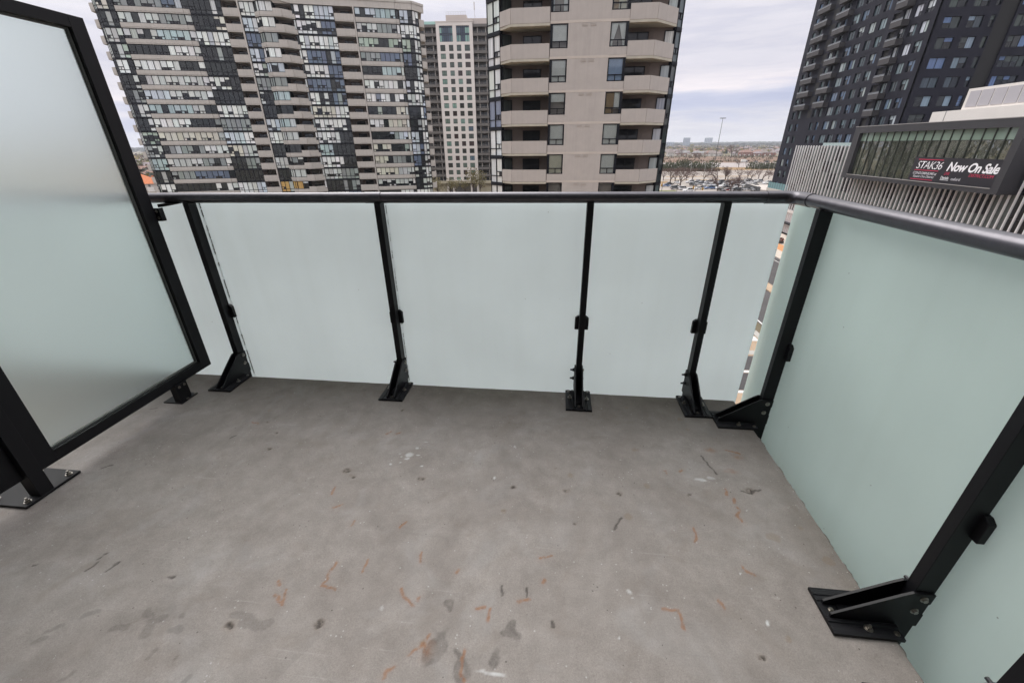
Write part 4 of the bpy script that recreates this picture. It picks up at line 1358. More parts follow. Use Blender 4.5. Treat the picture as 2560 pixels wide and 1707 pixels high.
for x0, x1 in ((-13.0, -3.52), (10.47, 22.0)):
    MB().box(x0, x1, 2.6, 17, 0, zl(42)).build('wing_wall', M_dkrec, WT)
    bal = MB().box(x0, x1, .6, .78, 0, .95).box(x0, x1, .78, 2.58, 0, .18).mesh('balcony', M_greyc)
    rail_ = MB().box(x0, x1, .62, .68, 1.30, 1.36)
    x = x0 + .4
    while x < x1:
        rail_.box(x, x + .04, .63, .67, .95, 1.3)
        x += 1.1
    RL = rail_.mesh('balcony_rail', mat('grey_rail', (.25, .24, .24), rough=.6))
    dv = MB()
    x = x0 + 1.6
    while x < x1 - .3:
        dv.box(x, x + .22, .9, 2.55, 0, zl(42))
        x += 3.1
    dv.build('balcony_divider', mat('balcony_divider_wall', (.36, .33, .31), rough=.9), WT)
    gl_ = MB()
    x = x0 + .3
    while x < x1 - 1.6:
        gl_.box(x, x + 1.15, 2.52, 2.58, .25, 2.2)
        x += 1.55
    GLM = gl_.mesh('balcony_glazing', mat('wing_glass', (.03, .034, .037), rough=.06))
    for k in range(20):
        z = 39.03 - FHW * k
        put('balcony', bal, WT, (0, 0, zl(z)))
        put('balcony_rail', RL, WT, (0, 0, zl(z)))
        put('balcony_glazing', GLM, WT, (0, 0, zl(z)))
    MB().box(x0, x1, .5, 17, zl(41.8), zl(42.66)).build('wing_roof', M_greyc, WT)
MB().box(-9, -3.55, .7, .75, zl(42.67), zl(43.6)).build('roof_guard', M_green, WT)
MB().box(.25, 8.1, 2, 12, zl(43.3), zl(45.8)).box(8.1, 10.5, 2, 12, zl(43.3), zl(44.7)).box(10.5, 20, 3, 12, zl(42.7), zl(44.9)).build('penthouse', mat('penthouse_render', (.50, .44, .41), rough=.9), WT)
ph = MB()
for i in range(9):
    ph.box(.4 + i * .92, .46 + i * .92, 2.1, 2.16, zl(45.8), zl(46.8))
ph.box(.4, 7.9, 2.1, 2.16, zl(46.75), zl(46.82)).box(.4, 7.9, 2.1, 2.16, zl(46.3), zl(46.35))
ph.build('roof_railing', mat('pale_steel', (.5, .5, .5), rough=.5), WT)
MB().tube((11.3, 1.2, zl(42.7)), (11.3, 1.2, zl(47)), .07, .06, 6).tube((11.3, 1.2, zl(47)), (11.3, 1.2, zl(49.4)), .20, .20, 8).tube((11.4, 1.2, zl(45.6)), (12.5, 1.2, zl(43)), .04, .04, 5).build('antenna', mat('pale_antenna', (.55, .52, .52), rough=.6), WT)
MB().box(-16, 30, -1.0, .4, zl(-13.5), zl(-12.5)).box(-16, -3.7, .4, 2, 0, zl(-13.5)).box(10.6, 30, .4, 2, 0, zl(-13.5)).build('podium_band', mat('sandy_podium', (.40, .36, .27), rough=.9, noise=(.3, .15)), WT)

# ------------------------------------------------------------------ dark tower on the right; local x = -world y, local y = world x - 66
DTR = random.Random(31)
M_dark = mat('dark_brick_cladding', (.0165, .0168, .0270), rough=.8, spec=.2, noise=(.35, .14))
M_dark2 = mat('dark_balcony_concrete', (.045, .042, .047), rough=.8, noise=(.5, .12))
M_dcore = mat('dark_recess', (.012, .012, .014), rough=.8)
M_brush = mat('pale_guard_cap', (.30, .31, .33), rough=.4)
DT = thing('apartment_building', 'dark charcoal residential tower with small windows and jutting balconies, at the right', 'building', (66, 0, ZG), -math.pi / 2)
TD, FD = 9.1, 3.06
ZT = 48.
MB().box(-143.6, -98.8, .35, 30, 0, zl(ZT)).box(-98.8, -90.5, .3, 8.0, 0, zl(0)).build('core_wall', M_dcore, DT)
KS = range(-7, 13)
colsD = [(-141.6, -139.9), (-138.4, -136.9), (-131.0, -129.4), (-128.1, -126.7), (-124.73, -122.22), (-121.21, -118.96), (-117.47, -115.42), (-114.13, -112.06), (-110.35, -108.3), (-107.3, -105.6), (-104.49, -102.63), (-101.7, -99.77)]
wd_ = MB()
xs = [-144] + [c for a in colsD for c in a] + [-98.5]
for a, b in zip(xs[0::2], xs[1::2]):
    wd_.box(a, b, 0, .34, 0, zl(ZT))
for k in list(KS) + [13]:
    zt = TD + FD * k
    for a, b in colsD:
        wd_.box(a, b, .003, .34, zl(zt - FD), zl(zt - 1.86) if k < 13 else zl(ZT))
for a, b in colsD:
    wd_.box(a, b, .003, .34, 0, zl(TD + FD * -8))
for k in KS:
    zt = TD + FD * k
    wd_.box(-144.02, -98.48, -.012, .2, zl(zt + .5), zl(zt + .53))
wd_.build('wall', M_dark, DT)
def dwin(w_, h_):
    f_ = MB()
    f_.box(0, .06, .2, .3, 0, h_).box(w_ - .06, w_, .2, .3, 0, h_).box(.06, w_ - .06, .2, .3, 0, .06).box(.06, w_ - .06, .2, .3, h_ - .06, h_).box(w_ * .52 - .04, w_ * .52 + .04, .2, .3, .06, h_ - .06)
    return f_.mesh('window', M_dframe)
DW = [dwin(b - a, 1.86) for a, b in colsD]
DC = [((.035, .055, .065), 4), ((.09, .13, .15), 5), ((.19, .25, .27), 5), ((.12, .18, .27), 4), ((.06, .10, .17), 4), ((.36, .41, .42), 3)]
def dpick(r):
    t = r.random() * sum(w for _, w in DC)
    for c, w in DC:
        t -= w
        if t < 0:
            return c
    return DC[0][0]
HALF = unit_pane()
for k in KS:
    zt = TD + FD * k
    for ci, (a, b) in enumerate(colsD):
        if ci == 8:
            MB  # open loggia, no glass in the outer plane
            continue
        w = put('window', DW[ci], DT, (a, 0, zl(zt - 1.86)))
        w_ = b - a
        c = dpick(DTR)
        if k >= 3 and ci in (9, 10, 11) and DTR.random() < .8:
            c = (.62, .66, .72)  # bright sky reflection painted into these panes as a pale colour
        if a < -98:
            pane(w, .06, .24, .06, w_ * .52 - .1, 1.74, 0, vary(c, DTR, .25), DTR.choice([1, 1, 1, .6, .4]))
            if ci >= 4 or k % 2:
                pane(w, w_ * .52 + .04, .24, .06, w_ * .48 - .1, 1.74, 0, vary(c if DTR.random() < .6 else dpick(DTR), DTR, .25), DTR.choice([1, 1, 1, .6]))
            else:
                pane(w, w_ * .52 + .04, .24, .06, w_ * .48 - .1, 1.74, 0, vary(c, DTR, .25))
def dbalc(a, b, p=1.25):
    q = MB()
    q.box(a, b, -p, -p + .14, 0, 1.0).box(a, a + .14, -p + .14, -.02, 0, 1.0).box(b - .14, b, -p + .14, -.02, 0, 1.0).box(a + .14, b - .14, -p + .14, -.02, 0, .2)
    q.box(a, b, -p - .02, -p + .05, 1.0, 1.05, 1)
    q.box(a, b, -p + .02, -p + .04, 1.05, 1.32, 2)
    return q.mesh('balcony', [M_dark2, M_brush, M_gls])
M_gls = mat('balcony_guard_glass', (.12, .13, .145), rough=.08)
DB = [dbalc(-139.5, -133.7, 1.2), dbalc(-129.9, -124.9), dbalc(-108.3, -105.1, 1.4)]
for k in range(0, 12):
    z = TD + FD * k + .2
    for b in DB:
        put('balcony', b, DT, (0, 0, zl(z)))
put('balcony', DB[2], DT, (0, 0, zl(TD - FD + .2)))
# flat dark sheets: shade of a recess painted between the two balcony stacks
for a, b in ((-133.5, -131.6),):
    lo_ = MB().box(a, b, -.02, .01, 0, 2.0).mesh('recess_shade_sheet', M_dcore)
    for k in range(0, 13):
        put('recess_shade_sheet', lo_, DT, (0, 0, zl(TD + FD * k - 1.9)))
# street-facing return wall: local x from -98.5 towards the viewer is world y 98.5 plane
F2 = MB()
cols2 = [(1.5, 4.3), (5.5, 7.9), (9.0, 9.8)]
xs2 = [0.01] + [c for a in cols2 for c in a] + [10.0]
Y2 = -98.5
for a, b in zip(xs2[0::2], xs2[1::2]):
    F2.box(Y2 - .34, Y2 + .0, a, b, zl(0), zl(ZT))
for k in range(-2, 13):
    zt = TD + FD * k
    for a, b in cols2:
        F2.box(Y2 - .34, Y2 - .003, a, b, zl(zt - FD), zl(zt - 1.76))
cols3 = [(13.2, 17.6), (19.0, 23.4), (24.8, 29)]
for k in range(-2, 13):
    zt = TD + FD * k
    F2.box(Y2 - .34, Y2 + .0, 12.8, 30, zl(zt - FD), zl(zt - 1.76))
    for a, b in ((12.8, 13.2), (17.6, 19), (23.4, 24.8), (29, 30)):
        F2.box(Y2 - .34, Y2 - .003, a, b, zl(zt - 1.76), zl(zt))
F2.box(Y2 - 5, Y2 - .35, 0.5, 30, zl(0), zl(ZT))
F2.box(Y2 - .34, Y2 - .003, 0.01, 10, zl(TD + FD * 12), zl(ZT)).box(Y2 - .34, Y2 - .003, 12.8, 30, zl(TD + FD * 12), zl(ZT))
F2.build('return_wall', M_dark, DT)
def rwin(w_, h_, n):
    f_ = MB()
    for i in range(n + 1):
        y = w_ * i / n
        f_.box(-.3, -.2, max(0, y - .04), min(w_, y + .04), 0, h_)
    f_.box(-.3, -.2, 0, w_, 0, .06).box(-.3, -.2, 0, w_, h_ - .06, h_)
    return f_.mesh('window', M_dframe)
RW = {}
for k in range(-2, 13):
    zt = TD + FD * k
    for a, b in cols2 + cols3:
        w_ = b - a
        n = 1 if w_ < 1 else (2 if w_ < 3 else 4)
        if (w_, n) not in RW:
            RW[(w_, n)] = rwin(w_, 1.76, n)
        w = put('window', RW[(w_, n)], DT, (Y2, a, zl(zt - 1.76)))
        for i in range(n):
            c = vary(DTR.choice([(.03, .04, .04), (.05, .065, .06), (.10, .16, .30), (.06, .08, .10), (.20, .27, .34), (.03, .035, .04)]), DTR, .25)
            pane(w, -.24, w_ * i / n + .05, .06, w_ / n - .1, 1.64, math.pi / 2, c, DTR.choice([1, 1, .5, .35]))

# ------------------------------------------------------------------ podium building with white fins; local x = -world y, local y = world x - 54
PBR = random.Random(3)
M_fin = mat('white_painted_fin', (.62, .61, .625), rough=.55, noise=(.5, .05))
M_pwall = mat('dark_podium_panel', (.075, .078, .08), rough=.5, noise=(.4, .2))
M_pwin = mat('podium_dark_glass', (.010, .011, .016), rough=.05)
M_pan = mat('grey_spandrel_glass', (.10, .115, .115), rough=.12, noise=(.6, .15))
PB = thing('podium_building', 'low street building clad in tall white vertical fins over dark panels', 'building', (54, 0, ZG), -math.pi / 2)
MB().box(-110.0, -12, .55, 45, 0, zl(.45)).build('wall', M_pwall, PB)
# panel courses behind the fins
x = -109.6
i = 0
while x < -14:
    dark = (i % 2 == 1)
    wq = 2.75
    for r_, (z0, z1) in enumerate(((-12.6, -9.4), (-9.3, -7.3), (-7.2, -4.3), (-4.2, -2.2), (-2.1, .3))):
        dk = dark if r_ in (0, 2, 4) else (PBR.random() < .25)
        MB().box(x + .06, x + wq - .06, .48, .56, zl(z0), zl(z1)).build('panel', M_pwin if dk else M_pan, PB)
    x += wq
    i += 1
FIN = MB().box(-.08, .08, -.14, .05, 0, 4.3).box(-.08, .08, -.14, .05, 4.32, 8.85).box(-.08, .08, -.14, .05, 8.87, 13.6).mesh('fin', M_fin)
FINS = MB().box(-.08, .08, -.14, .05, 0, 4.3).box(-.08, .08, -.14, .05, 4.32, 8.45).mesh('fin', M_fin)
y = 110.1
while y > 14:
    step = 1.02 if y > 98 else (1.15 if y > 88 else .9)
    if 57.0 < y < 87.9:
        put('fin', FINS, PB, (-y, 0, zl(-12.9)))
    else:
        put('fin', FIN, PB, (-y, 0, zl(-12.9)))
    y -= step
# cornice, storefront with ribbed cladding, canopy
MB().box(-110.3, -12, -.2, .6, zl(-13.5), zl(-12.92)).build('fascia', mat('pale_fascia', (.58, .54, .52), rough=.6), PB)
st = MB()
x = -110.2
while x < -12:
    st.box(x, x + .62, 0, .6, zl(-18.0), zl(-13.5))
    st.box(x + .62, x + .8, .08, .6, zl(-18.0), zl(-13.5))
    x += .8
st.build('storefront_cladding', mat('ribbed_pale_cladding', (.50, .46, .46), rough=.6), PB)
MB().box(-110.3, -12, -.9, 0, zl(-15.85), zl(-15.55)).box(-110.3, -12, -.25, 0, zl(-18.2), zl(-18.0)).build('canopy', M_dframe, PB)
# glass guard on the terrace above the fins
yy = 100.5
while yy > 90.9:
    MB().box(-yy + .04, -yy + 1.16, .3, .33, zl(.62), zl(1.2)).build('guard_pane', mat('terrace_guard_glass', (.33, .42, .43), rough=.1) if 'terrace_guard_glass' not in bpy.data.materials else bpy.data.materials['terrace_guard_glass'], PB)
    yy -= 1.2
# the long picture window in its black box frame
SG = thing('window_box', 'projecting black frame around a long mirrored shop window with a sales banner', 'window box', (52, 0, ZG), -math.pi / 2)
M_sfr = mat('black_box_frame', (.030, .030, .036), rough=.5, noise=(.6, .1))
a0, a1, g0, g1 = -87.5, -57.4, -86.0, -58.35
fb = MB()
fb.box(a0, a1, 0, 2.6, zl(2.70), zl(3.66)).box(a0, a1, 0, 2.6, zl(-4.55), zl(-3.90)).box(a0, g0, 0, 2.6, zl(-3.898), zl(2.698)).box(g1, a1, 0, 2.6, zl(-3.898), zl(2.698))
fb.box(a0 - .03, a1 + .03, -.05, .25, zl(3.662), zl(3.75), 1)
fb.box(g0, g1 - .1, -.06, -.002, zl(-3.97), zl(-3.88), 1)
fb.build('frame', [M_sfr, mat('brushed_trim', (.30, .29, .29), rough=.35)], SG)
M_mir = mat('green_mirror_glass', (.042, .050, .036), rough=.035, spec=.9, noise=(.55, .75, 3), bump=(.35, .5, .25))  # green glass; streaky reflections painted into its base colour as olive noise
M_mir.node_tree.nodes['Principled BSDF'].inputs['IOR'].default_value = 2.1
M_mlt = mat('light_green_transom_glass', (.20, .27, .225), rough=.06)
M_mul = mat('window_mullion', (.035, .04, .035), rough=.4)
n = 18
for i in range(n):
    x0 = g0 + (g1 - g0) * i / n
    x1 = g0 + (g1 - g0) * (i + 1) / n
    tl = PBR.uniform(-.006, .006)
    MB().add([(x0 + .05, .52 + tl, zl(-3.89)), (x1 - .05, .52 - tl, zl(-3.89)), (x1 - .05, .52 - tl * .3, zl(1.35)), (x0 + .05, .52 + tl * .6, zl(1.35)),
              (x0 + .05, .56, zl(-3.89)), (x1 - .05, .56, zl(-3.89)), (x1 - .05, .56, zl(1.35)), (x0 + .05, .56, zl(1.35))],
             [(0, 1, 2, 3), (5, 4, 7, 6), (3, 2, 6, 7), (1, 0, 4, 5), (0, 3, 7, 4), (2, 1, 5, 6)]).build('pane', M_mir, SG)
    MB().box(x0 + .05, x1 - .05, .52, .56, zl(1.43), zl(2.69)).build('pane', M_mlt, SG)
    MB().box(x1 - .05, x1 + .05, .40, .60, zl(-3.89), zl(2.69)).build('mullion', M_mul, SG)
MB().box(g0, g1, .5, .6, zl(1.35), zl(1.43)).build('transom', M_mul, SG)
MB().box(g0, g1, .62, 2.5, zl(-3.89), zl(2.69)).build('back_wall', mat('dim_interior', (.03, .035, .03), rough=.9), SG)
# banner with its lettering
bn = tag(put('banner', MB().box(-72.0, -58.4, .30, .36, 0, 3.12).mesh('banner', mat('dark_banner_vinyl', (.014, .013, .020), rough=.45)), None, (52, 0, -3.86), -math.pi / 2),
         'dark sales banner with white and pink lettering across the lower part of the mirrored window', 'banner')
M_tw = mat('white_lettering', (.80, .80, .84), rough=.6)
M_tg = mat('soft_white_lettering', (.62, .61, .66), rough=.6)
M_tp = mat('pink_lettering', (.52, .025, .085), rough=.6)
def text(s, x, z, h, width, m_, bold=0.0, shear=.28, name='lettering'):
    cu = bpy.data.curves.new(name, 'FONT')
    cu.body = s
    cu.size = 1
    cu.shear = shear
    cu.offset = bold
    cu.resolution_u = 3
    cu.space_character = .92
    tmp = bpy.data.objects.new(name, cu)
    COL.objects.link(tmp)
    dg = bpy.context.evaluated_depsgraph_get()
    me = bpy.data.meshes.new_from_object(tmp.evaluated_get(dg))
    bpy.data.objects.remove(tmp)
    co = np.array([v.co[:] for v in me.vertices])
    mn, mx2 = co.min(0), co.max(0)
    for v in me.vertices:
        X_ = x + (v.co.x - mn[0]) / (mx2[0] - mn[0]) * width
        Z_ = z + (v.co.y - mn[1]) / (mx2[1] - mn[1]) * h
        v.co = (X_, .285, Z_)
    me.materials.clear()
    me.materials.append(m_)
    return put(name, me, bn)
def line(x0, x1, z, t, m_):
    MB().box(x0, x1, .285, .298, z, z + t).build('line', m_, bn)
line(-71.3, -67.0, 2.78, .085, M_tp)
text('STAK36', -71.25, 1.62, .98, 4.45, M_tw, -.006)
line(-71.4, -67.2, 1.38, .085, M_tp)
text('CONDOMINIUMS at', -71.45, .86, .34, 4.2, M_tg, .008)
text('Square One District', -71.25, .36, .40, 3.75, M_tg, .004)
line(-71.6, -67.6, .16, .085, M_tp)
text('Now On Sale', -65.95, 1.50, 1.15, 7.35, M_tw, .028)
text('LIVE', -66.05, 1.02, .36, .85, M_tp, .0)
text('SQUAREONE', -65.1, 1.02, .36, 2.75, M_tp, .02)
text('DISTRICT.COM', -62.3, 1.02, .36, 3.35, M_tp, .0)
text('Daniels', -66.35, .50, .34, 1.25, M_tw, .01, .0)
line(-66.4, -65.05, .36, .05, M_tw)
text('oxford', -64.7, .42, .36, 1.4, M_tg, .0, .0)
# white plant boxes on the podium roof
M_wmetal = mat('white_plant_screen', (.70, .66, .63), rough=.6, noise=(.4, .04))
M_louv = mat('pale_louvre_mesh', (.42, .40, .43), rough=.6)
RP = thing('plant_enclosure', 'white rooftop plant enclosure with tall louvred panels above the black window box', 'enclosure', (60, 0, .45), -math.pi / 2)
MB().box(-82.75, -45, 0, 14, 0, 5.1).build('base_wall', M_wmetal, RP)
MB().box(-78.15, -45, .5, 13, 5.103, 7.85).build('screen_wall', M_wmetal, RP)
x = -77.6
while x < -46:
    MB().box(x, x + 1.75, .42, .497, 5.45, 7.5).build('louvre_panel', M_louv, RP)
    x += 1.98
MB().box(-80.1, -79.98, -.03, 0, .2, 5.1).build('downpipe', mat('grey_pipe', (.30, .29, .29), rough=.6), RP)
lad = MB()
for q in (-79.3, -78.75):
    lad.tube((q, .3, 5.1), (q, .3, 6.6), .03, .03, 5)
for z in (5.5, 5.9, 6.3, 6.6):
    lad.tube((-79.3, .3, z), (-78.75, .3, z), .025, .025, 5)
lad.build('roof_ladder', M_dframe, RP)
# pale low podium with teal glass guards beside the dark tower
LP = thing('podium_block', 'low pale podium with a row of teal glass guard panels, next to the dark tower', 'podium', (62, 0, ZG), -math.pi / 2)
MB().box(-137.5, -111, 0, 3.6, 0, zl(-10.7)).build('wall', mat('pale_podium_concrete', (.44, .41, .38), rough=.9, noise=(.2, .08)), LP)
x = -137.2
gm = mat('teal_guard_glass', (.14, .26, .29), rough=.08)
while x < -112:
    MB().box(x + .05, x + 1.35, .1, .13, zl(-10.7), zl(-9.05)).build('guard_panel', gm, LP)
    MB().box(x - .04, x + .04, .08, .15, zl(-10.7), zl(-9.0)).build('guard_post', M_dframe, LP)
    x += 1.4

# ------------------------------------------------------------------ ground, streets, car park
GR = random.Random(12)
def sheet(name, poly, z, m_):
    b = MB()
    b.add([(x, y, z) for x, y in poly], [tuple(range(len(poly)))])
    return struct(b.build(name, m_))
def ground_mat():
    M = bpy.data.materials.new('suburban_ground')
    M.use_nodes = True
    t = M.node_tree
    b = t.nodes['Principled BSDF']
    co = N(t, 'ShaderNodeTexCoord').outputs['Object']
    n1 = N(t, 'ShaderNodeTexNoise')
    n1.inputs['Scale'].default_value = .012
    n1.inputs['Detail'].default_value = 8
    n1.inputs['Roughness'].default_value = .7
    t.links.new(co, n1.inputs['Vector'])
    r1 = ramp(t, [(.32, (.10, .105, .06)), (.45, (.16, .135, .095)), (.55, (.17, .14, .11)), (.68, (.13, .135, .075))])
    t.links.new(n1.outputs['Fac'], r1.inputs[0])
    t.links.new(r1.outputs[0], b.inputs['Base Color'])
    b.inputs['Roughness'].default_value = .95
    b.inputs['Specular IOR Level'].default_value = .1
    return M
M_asph = mat('grey_asphalt', (.085, .080, .082), rough=.9, spec=.2, noise=(.25, .18), bump=(9, .2, .02))
M_asph_old = mat('bleached_car_park_asphalt', (.275, .245, .222), rough=.95, spec=.2, noise=(.06, .14))
M_walk = mat('concrete_pavement', (.50, .44, .385), rough=.9, spec=.2, noise=(.4, .08))
M_tan = mat('tan_paving', (.40, .30, .215), rough=.9, spec=.2, noise=(.6, .12))
M_orange = mat('orange_paving', (.50, .25, .12), rough=.9, spec=.2, noise=(1.0, .1))
M_paint = mat('white_road_paint', (.72, .70, .68), rough=.8, noise=(1.5, .1))
M_dry = mat('dry_grass', (.23, .155, .085), rough=.95, spec=.1, noise=(.05, .25))
M_bank = mat('brown_embankment', (.160, .108, .080), rough=.95, spec=.1, noise=(.05, .38, 9))
M_grass = mat('spring_grass', (.13, .135, .055), rough=.95, spec=.1, noise=(.3, .25))
M_hwy = mat('pale_highway', (.29, .26, .255), rough=.9, spec=.2, noise=(.05, .1))
M_kerb = mat('concrete_kerb', (.42, .40, .37), rough=.9, noise=(1, .1))
B9 = 9000
sheet('ground', [(-B9, -600), (B9, -600), (B9, B9), (-B9, B9)], ZG - .03, ground_mat())
sheet('car_park', [(41, 150), (108, 150), (175, 368), (135, 374), (60, 352), (41, 300)], ZG - .012, M_asph_old)
sheet('dry_verge', [(60, 352), (135, 374), (200, 374), (280, 425), (60, 425)], ZG - .02, M_dry)
sheet('highway', [(-60, 426), (420, 405), (480, 500), (-60, 528)], ZG - .016, M_hwy)
sheet('embankment', [(-80, 529), (520, 501), (560, 745), (-80, 770)], ZG - .02, M_bank)
sheet('road', [(24.6, -100), (41.4, -100), (41.4, 330), (24.6, 330)], ZG - .008, M_asph)
def slab(name, x0, x1, y0, y1, h_, m_):
    return struct(MB().box(x0, x1, y0, y1, ZG - .3, ZG + h_).build(name, m_))
slab('median_strip', 31.0, 32.7, -60, 200, .12, M_tan)
slab('pavement', 41.41, 44.5, -60, 146, .13, M_walk)
slab('paving_band', 44.52, 47.3, -60, 130, .12, M_orange)
slab('pavement', 47.32, 53.0, -60, 140, .13, M_walk)
for x in (40.1,):
    MB().add([(x, -60, ZG - .004), (x + .14, -60, ZG - .004), (x + .14, 200, ZG - .004), (x, 200, ZG - .004)], [(0, 1, 2, 3)]).build('lane_line', M_paint)['kind'] = 'structure'
MB().add([(24.75, -60, ZG - .004), (24.95, -60, ZG - .004), (24.95, 200, ZG - .004), (24.75, 200, ZG - .004)], [(0, 1, 2, 3)]).build('lane_line', M_paint)['kind'] = 'structure'
slab('kerb', 22.5, 23.2, -60, 45.6, .13, M_kerb)
slab('plaza', -40, 22.48, 20, 44.0, .12, M_tan)
for i, (x0, x1, y0, y1, m_) in enumerate(((10, 22.4, 39.3, 40.2, M_kerb), (10, 21.5, 40.21, 42.5, M_tan), (10, 21, 35.9, 38.9, M_asph), (10, 19, 32.2, 35.3, M_asph), (10, 19, 31.7, 32.1, M_paint), (10, 20, 35.4, 35.8, M_paint), (19.5, 22.3, 42.6, 43.8, M_paint))):
    struct(MB().box(x0, x1, y0, y1, ZG + .10, ZG + .125 + .004 * i).build(('kerb', 'paving_band', 'drive_lane', 'drive_lane', 'lane_line', 'lane_line', 'paving_slab')[i], m_))
slab('lawn', 44.5, 53.5, 188, 207, .1, M_grass)
# parking islands
for (xa, ya, xb, yb) in ((62, 266, 112, 270.5), (70, 296, 128, 301), (50, 243.5, 62, 256)):
    sheet('parking_island', [(xa, ya), (xb, ya + 4), (xb, yb + 4), (xa, yb)], ZG - .006, M_dry)

def az(o):
    return math.atan2(o[0], o[1])

# ------------------------------------------------------------------ cars
CAR_C = {'white': (.68, .68, .70), 'silver': (.36, .36, .38), 'grey': (.13, .13, .14), 'black': (.018, .018, .022), 'blue': (.09, .17, .36), 'red': (.28, .035, .03)}
M_tyre = mat('tyre_rubber', (.015, .015, .016), rough=.8)
M_cglass = mat('car_glass', (.012, .015, .018), rough=.04)
M_hl = mat('headlamp_lens', (.6, .6, .62), rough=.15)
M_tl = mat('tail_lamp_lens', (.25, .01, .01), rough=.2)
def car_mesh(suv, paint):
    b = MB()
    L, Wd = (4.6, 1.86) if suv else (4.5, 1.78)
    hb = .98 if suv else .86
    ht = 1.70 if suv else 1.42
    hw = Wd / 2
    side = [(-L / 2, .38), (-L / 2 + .05, hb * .82), (-L / 2 + .55, hb * .95), (L * .05, hb), (L / 2 - .15, hb), (L / 2, hb * .78), (L / 2, .36)]
    side2 = [(x * .985, z) for x, z in side]
    n = len(side)
    v = [(x, -hw, z) for x, z in side] + [(x, hw, z) for x, z in side]
    b.add(v, [tuple(range(n)), tuple(range(2 * n - 1, n - 1, -1))] + [((i + 1) % n, i, i + n, (i + 1) % n + n) for i in range(n)], 0)
    if suv:
        cab = [(-.95, hb - .01), (-.35, ht - .06), (.1, ht), (L / 2 - .55, ht - .03), (L / 2 - .12, hb - .01)]
    else:
        cab = [(-.95, hb - .03), (-.2, ht - .05), (.25, ht), (.85, ht - .05), (1.65, hb - .03)]
    m = len(cab)
    ins = [.06, .2, .22, .2, .08]
    v = [(x, -hw + ins[i], z) for i, (x, z) in enumerate(cab)] + [(x, hw - ins[i], z) for i, (x, z) in enumerate(cab)]
    b.add(v, [tuple(range(m)), tuple(range(2 * m - 1, m - 1, -1))], 1)
    b.add(v, [(0, m, m + 1, 1), (m - 2, 2 * m - 2, 2 * m - 1, m - 1)], 1)
    b.add(v, [(1, m + 1, m + 2, 2), (2, m + 2, m + 3, 3)], 0)
    for s in (-1, 1):
        x = .3
        b.box(x - .04, x + .04, s * (hw - .13), s * (hw - .11) + s * .02, hb - .02, ht - .12, 0)
    for x in (-L * .30, L * .29):
        for s in (-1, 1):
            b.tube((x, s * (hw - .2), .33), (x, s * (hw + .01), .33), .33, .33, 12, 2)
            b.tube((x, s * (hw + .005), .33), (x, s * (hw + .02), .33), .19, .19, 8, 4)
    for s in (-1, 1):
        b.box(-L / 2 - .005, -L / 2 + .06, s * (hw - .42), s * (hw - .05), hb * .62, hb * .78, 4)
        b.box(L / 2 - .05, L / 2 + .008, s * (hw - .35), s * (hw - .04), hb * .62, hb * .8, 3)
    return b.mesh('parked_car', [paint, M_cglass, M_tyre, M_tl, M_hl])
CAR_M = {}
for c, v in CAR_C.items():
    p_ = mat(c + '_car_paint', v, rough=.3, coat=.6)
    for suv in (0, 1):
        CAR_M[c, suv] = car_mesh(suv, p_)
for _k in range(26):
    _row = GR.choice([207, 212.5, 219, 231, 236.5, 246, 253])
    _x = GR.uniform(55, 98) * _row / 225
    if all(math.hypot(_x - q[1], _row - q[2]) > 2.6 for q in CARS):
        CARS.append((GR.choice(['white', 'white', 'silver', 'black', 'black', 'grey', 'grey']), _x, _row))
by = {}
for c, x, y in CARS:
    by.setdefault(c, []).append((x, y))
for c, l in by.items():
    l.sort(key=az)
    for i, (x, y) in enumerate(l):
        o = put('parked_car', CAR_M[c, GR.random() < .4], None, (x, y, ZG), GR.choice([0, math.pi / 2, 0, math.pi]) + R(12) + GR.uniform(-.12, .12))
        if len(l) == 1:
            lb = c + ' parked car in the car park beyond the towers'
        else:
            lb = '%s parked car, %s from the left among the %s cars in the car park' % (c, nth(i), c)
        tag(o, lb, 'car', 'cars in the car park')
# vehicles by the highway
def lorry():
    b = MB()
    b.box(-3.2, 1.6, -1.1, 1.1, .7, 3.1, 0).box(1.7, 3.3, -1.0, 1.0, .5, 2.2, 1).box(2.3, 3.32, -.95, .95, 1.4, 2.1, 2).box(-3.2, 3.0, -.9, .9, .45, .7, 3)
    for x in (-2.3, 2.4):
        for s in (-1, 1):
            b.tube((x, s * .75, .45), (x, s * 1.05, .45), .45, .45, 12, 3)
    return b.mesh('box_truck', [mat('white_box_body', (.70, .70, .68), rough=.5), mat('truck_cab_paint', (.30, .31, .33), rough=.35), M_cglass, M_tyre])
tag(put('box_truck', lorry(), None, (204, 520, ZG), R(0)), 'white box truck on the highway beyond the car park', 'truck')
for c, x, y, lb in (('silver', 216, 519, 'silver car right behind the white box truck on the highway'), ('black', 226, 516, 'black car on the highway to the right of the box truck'), ('white', 238, 514, 'white car at the right end of the highway vehicles')):
    tag(put('highway_car', CAR_M[c, 1], None, (x, y, ZG), R(3)), lb, 'car', 'vehicles on the highway')

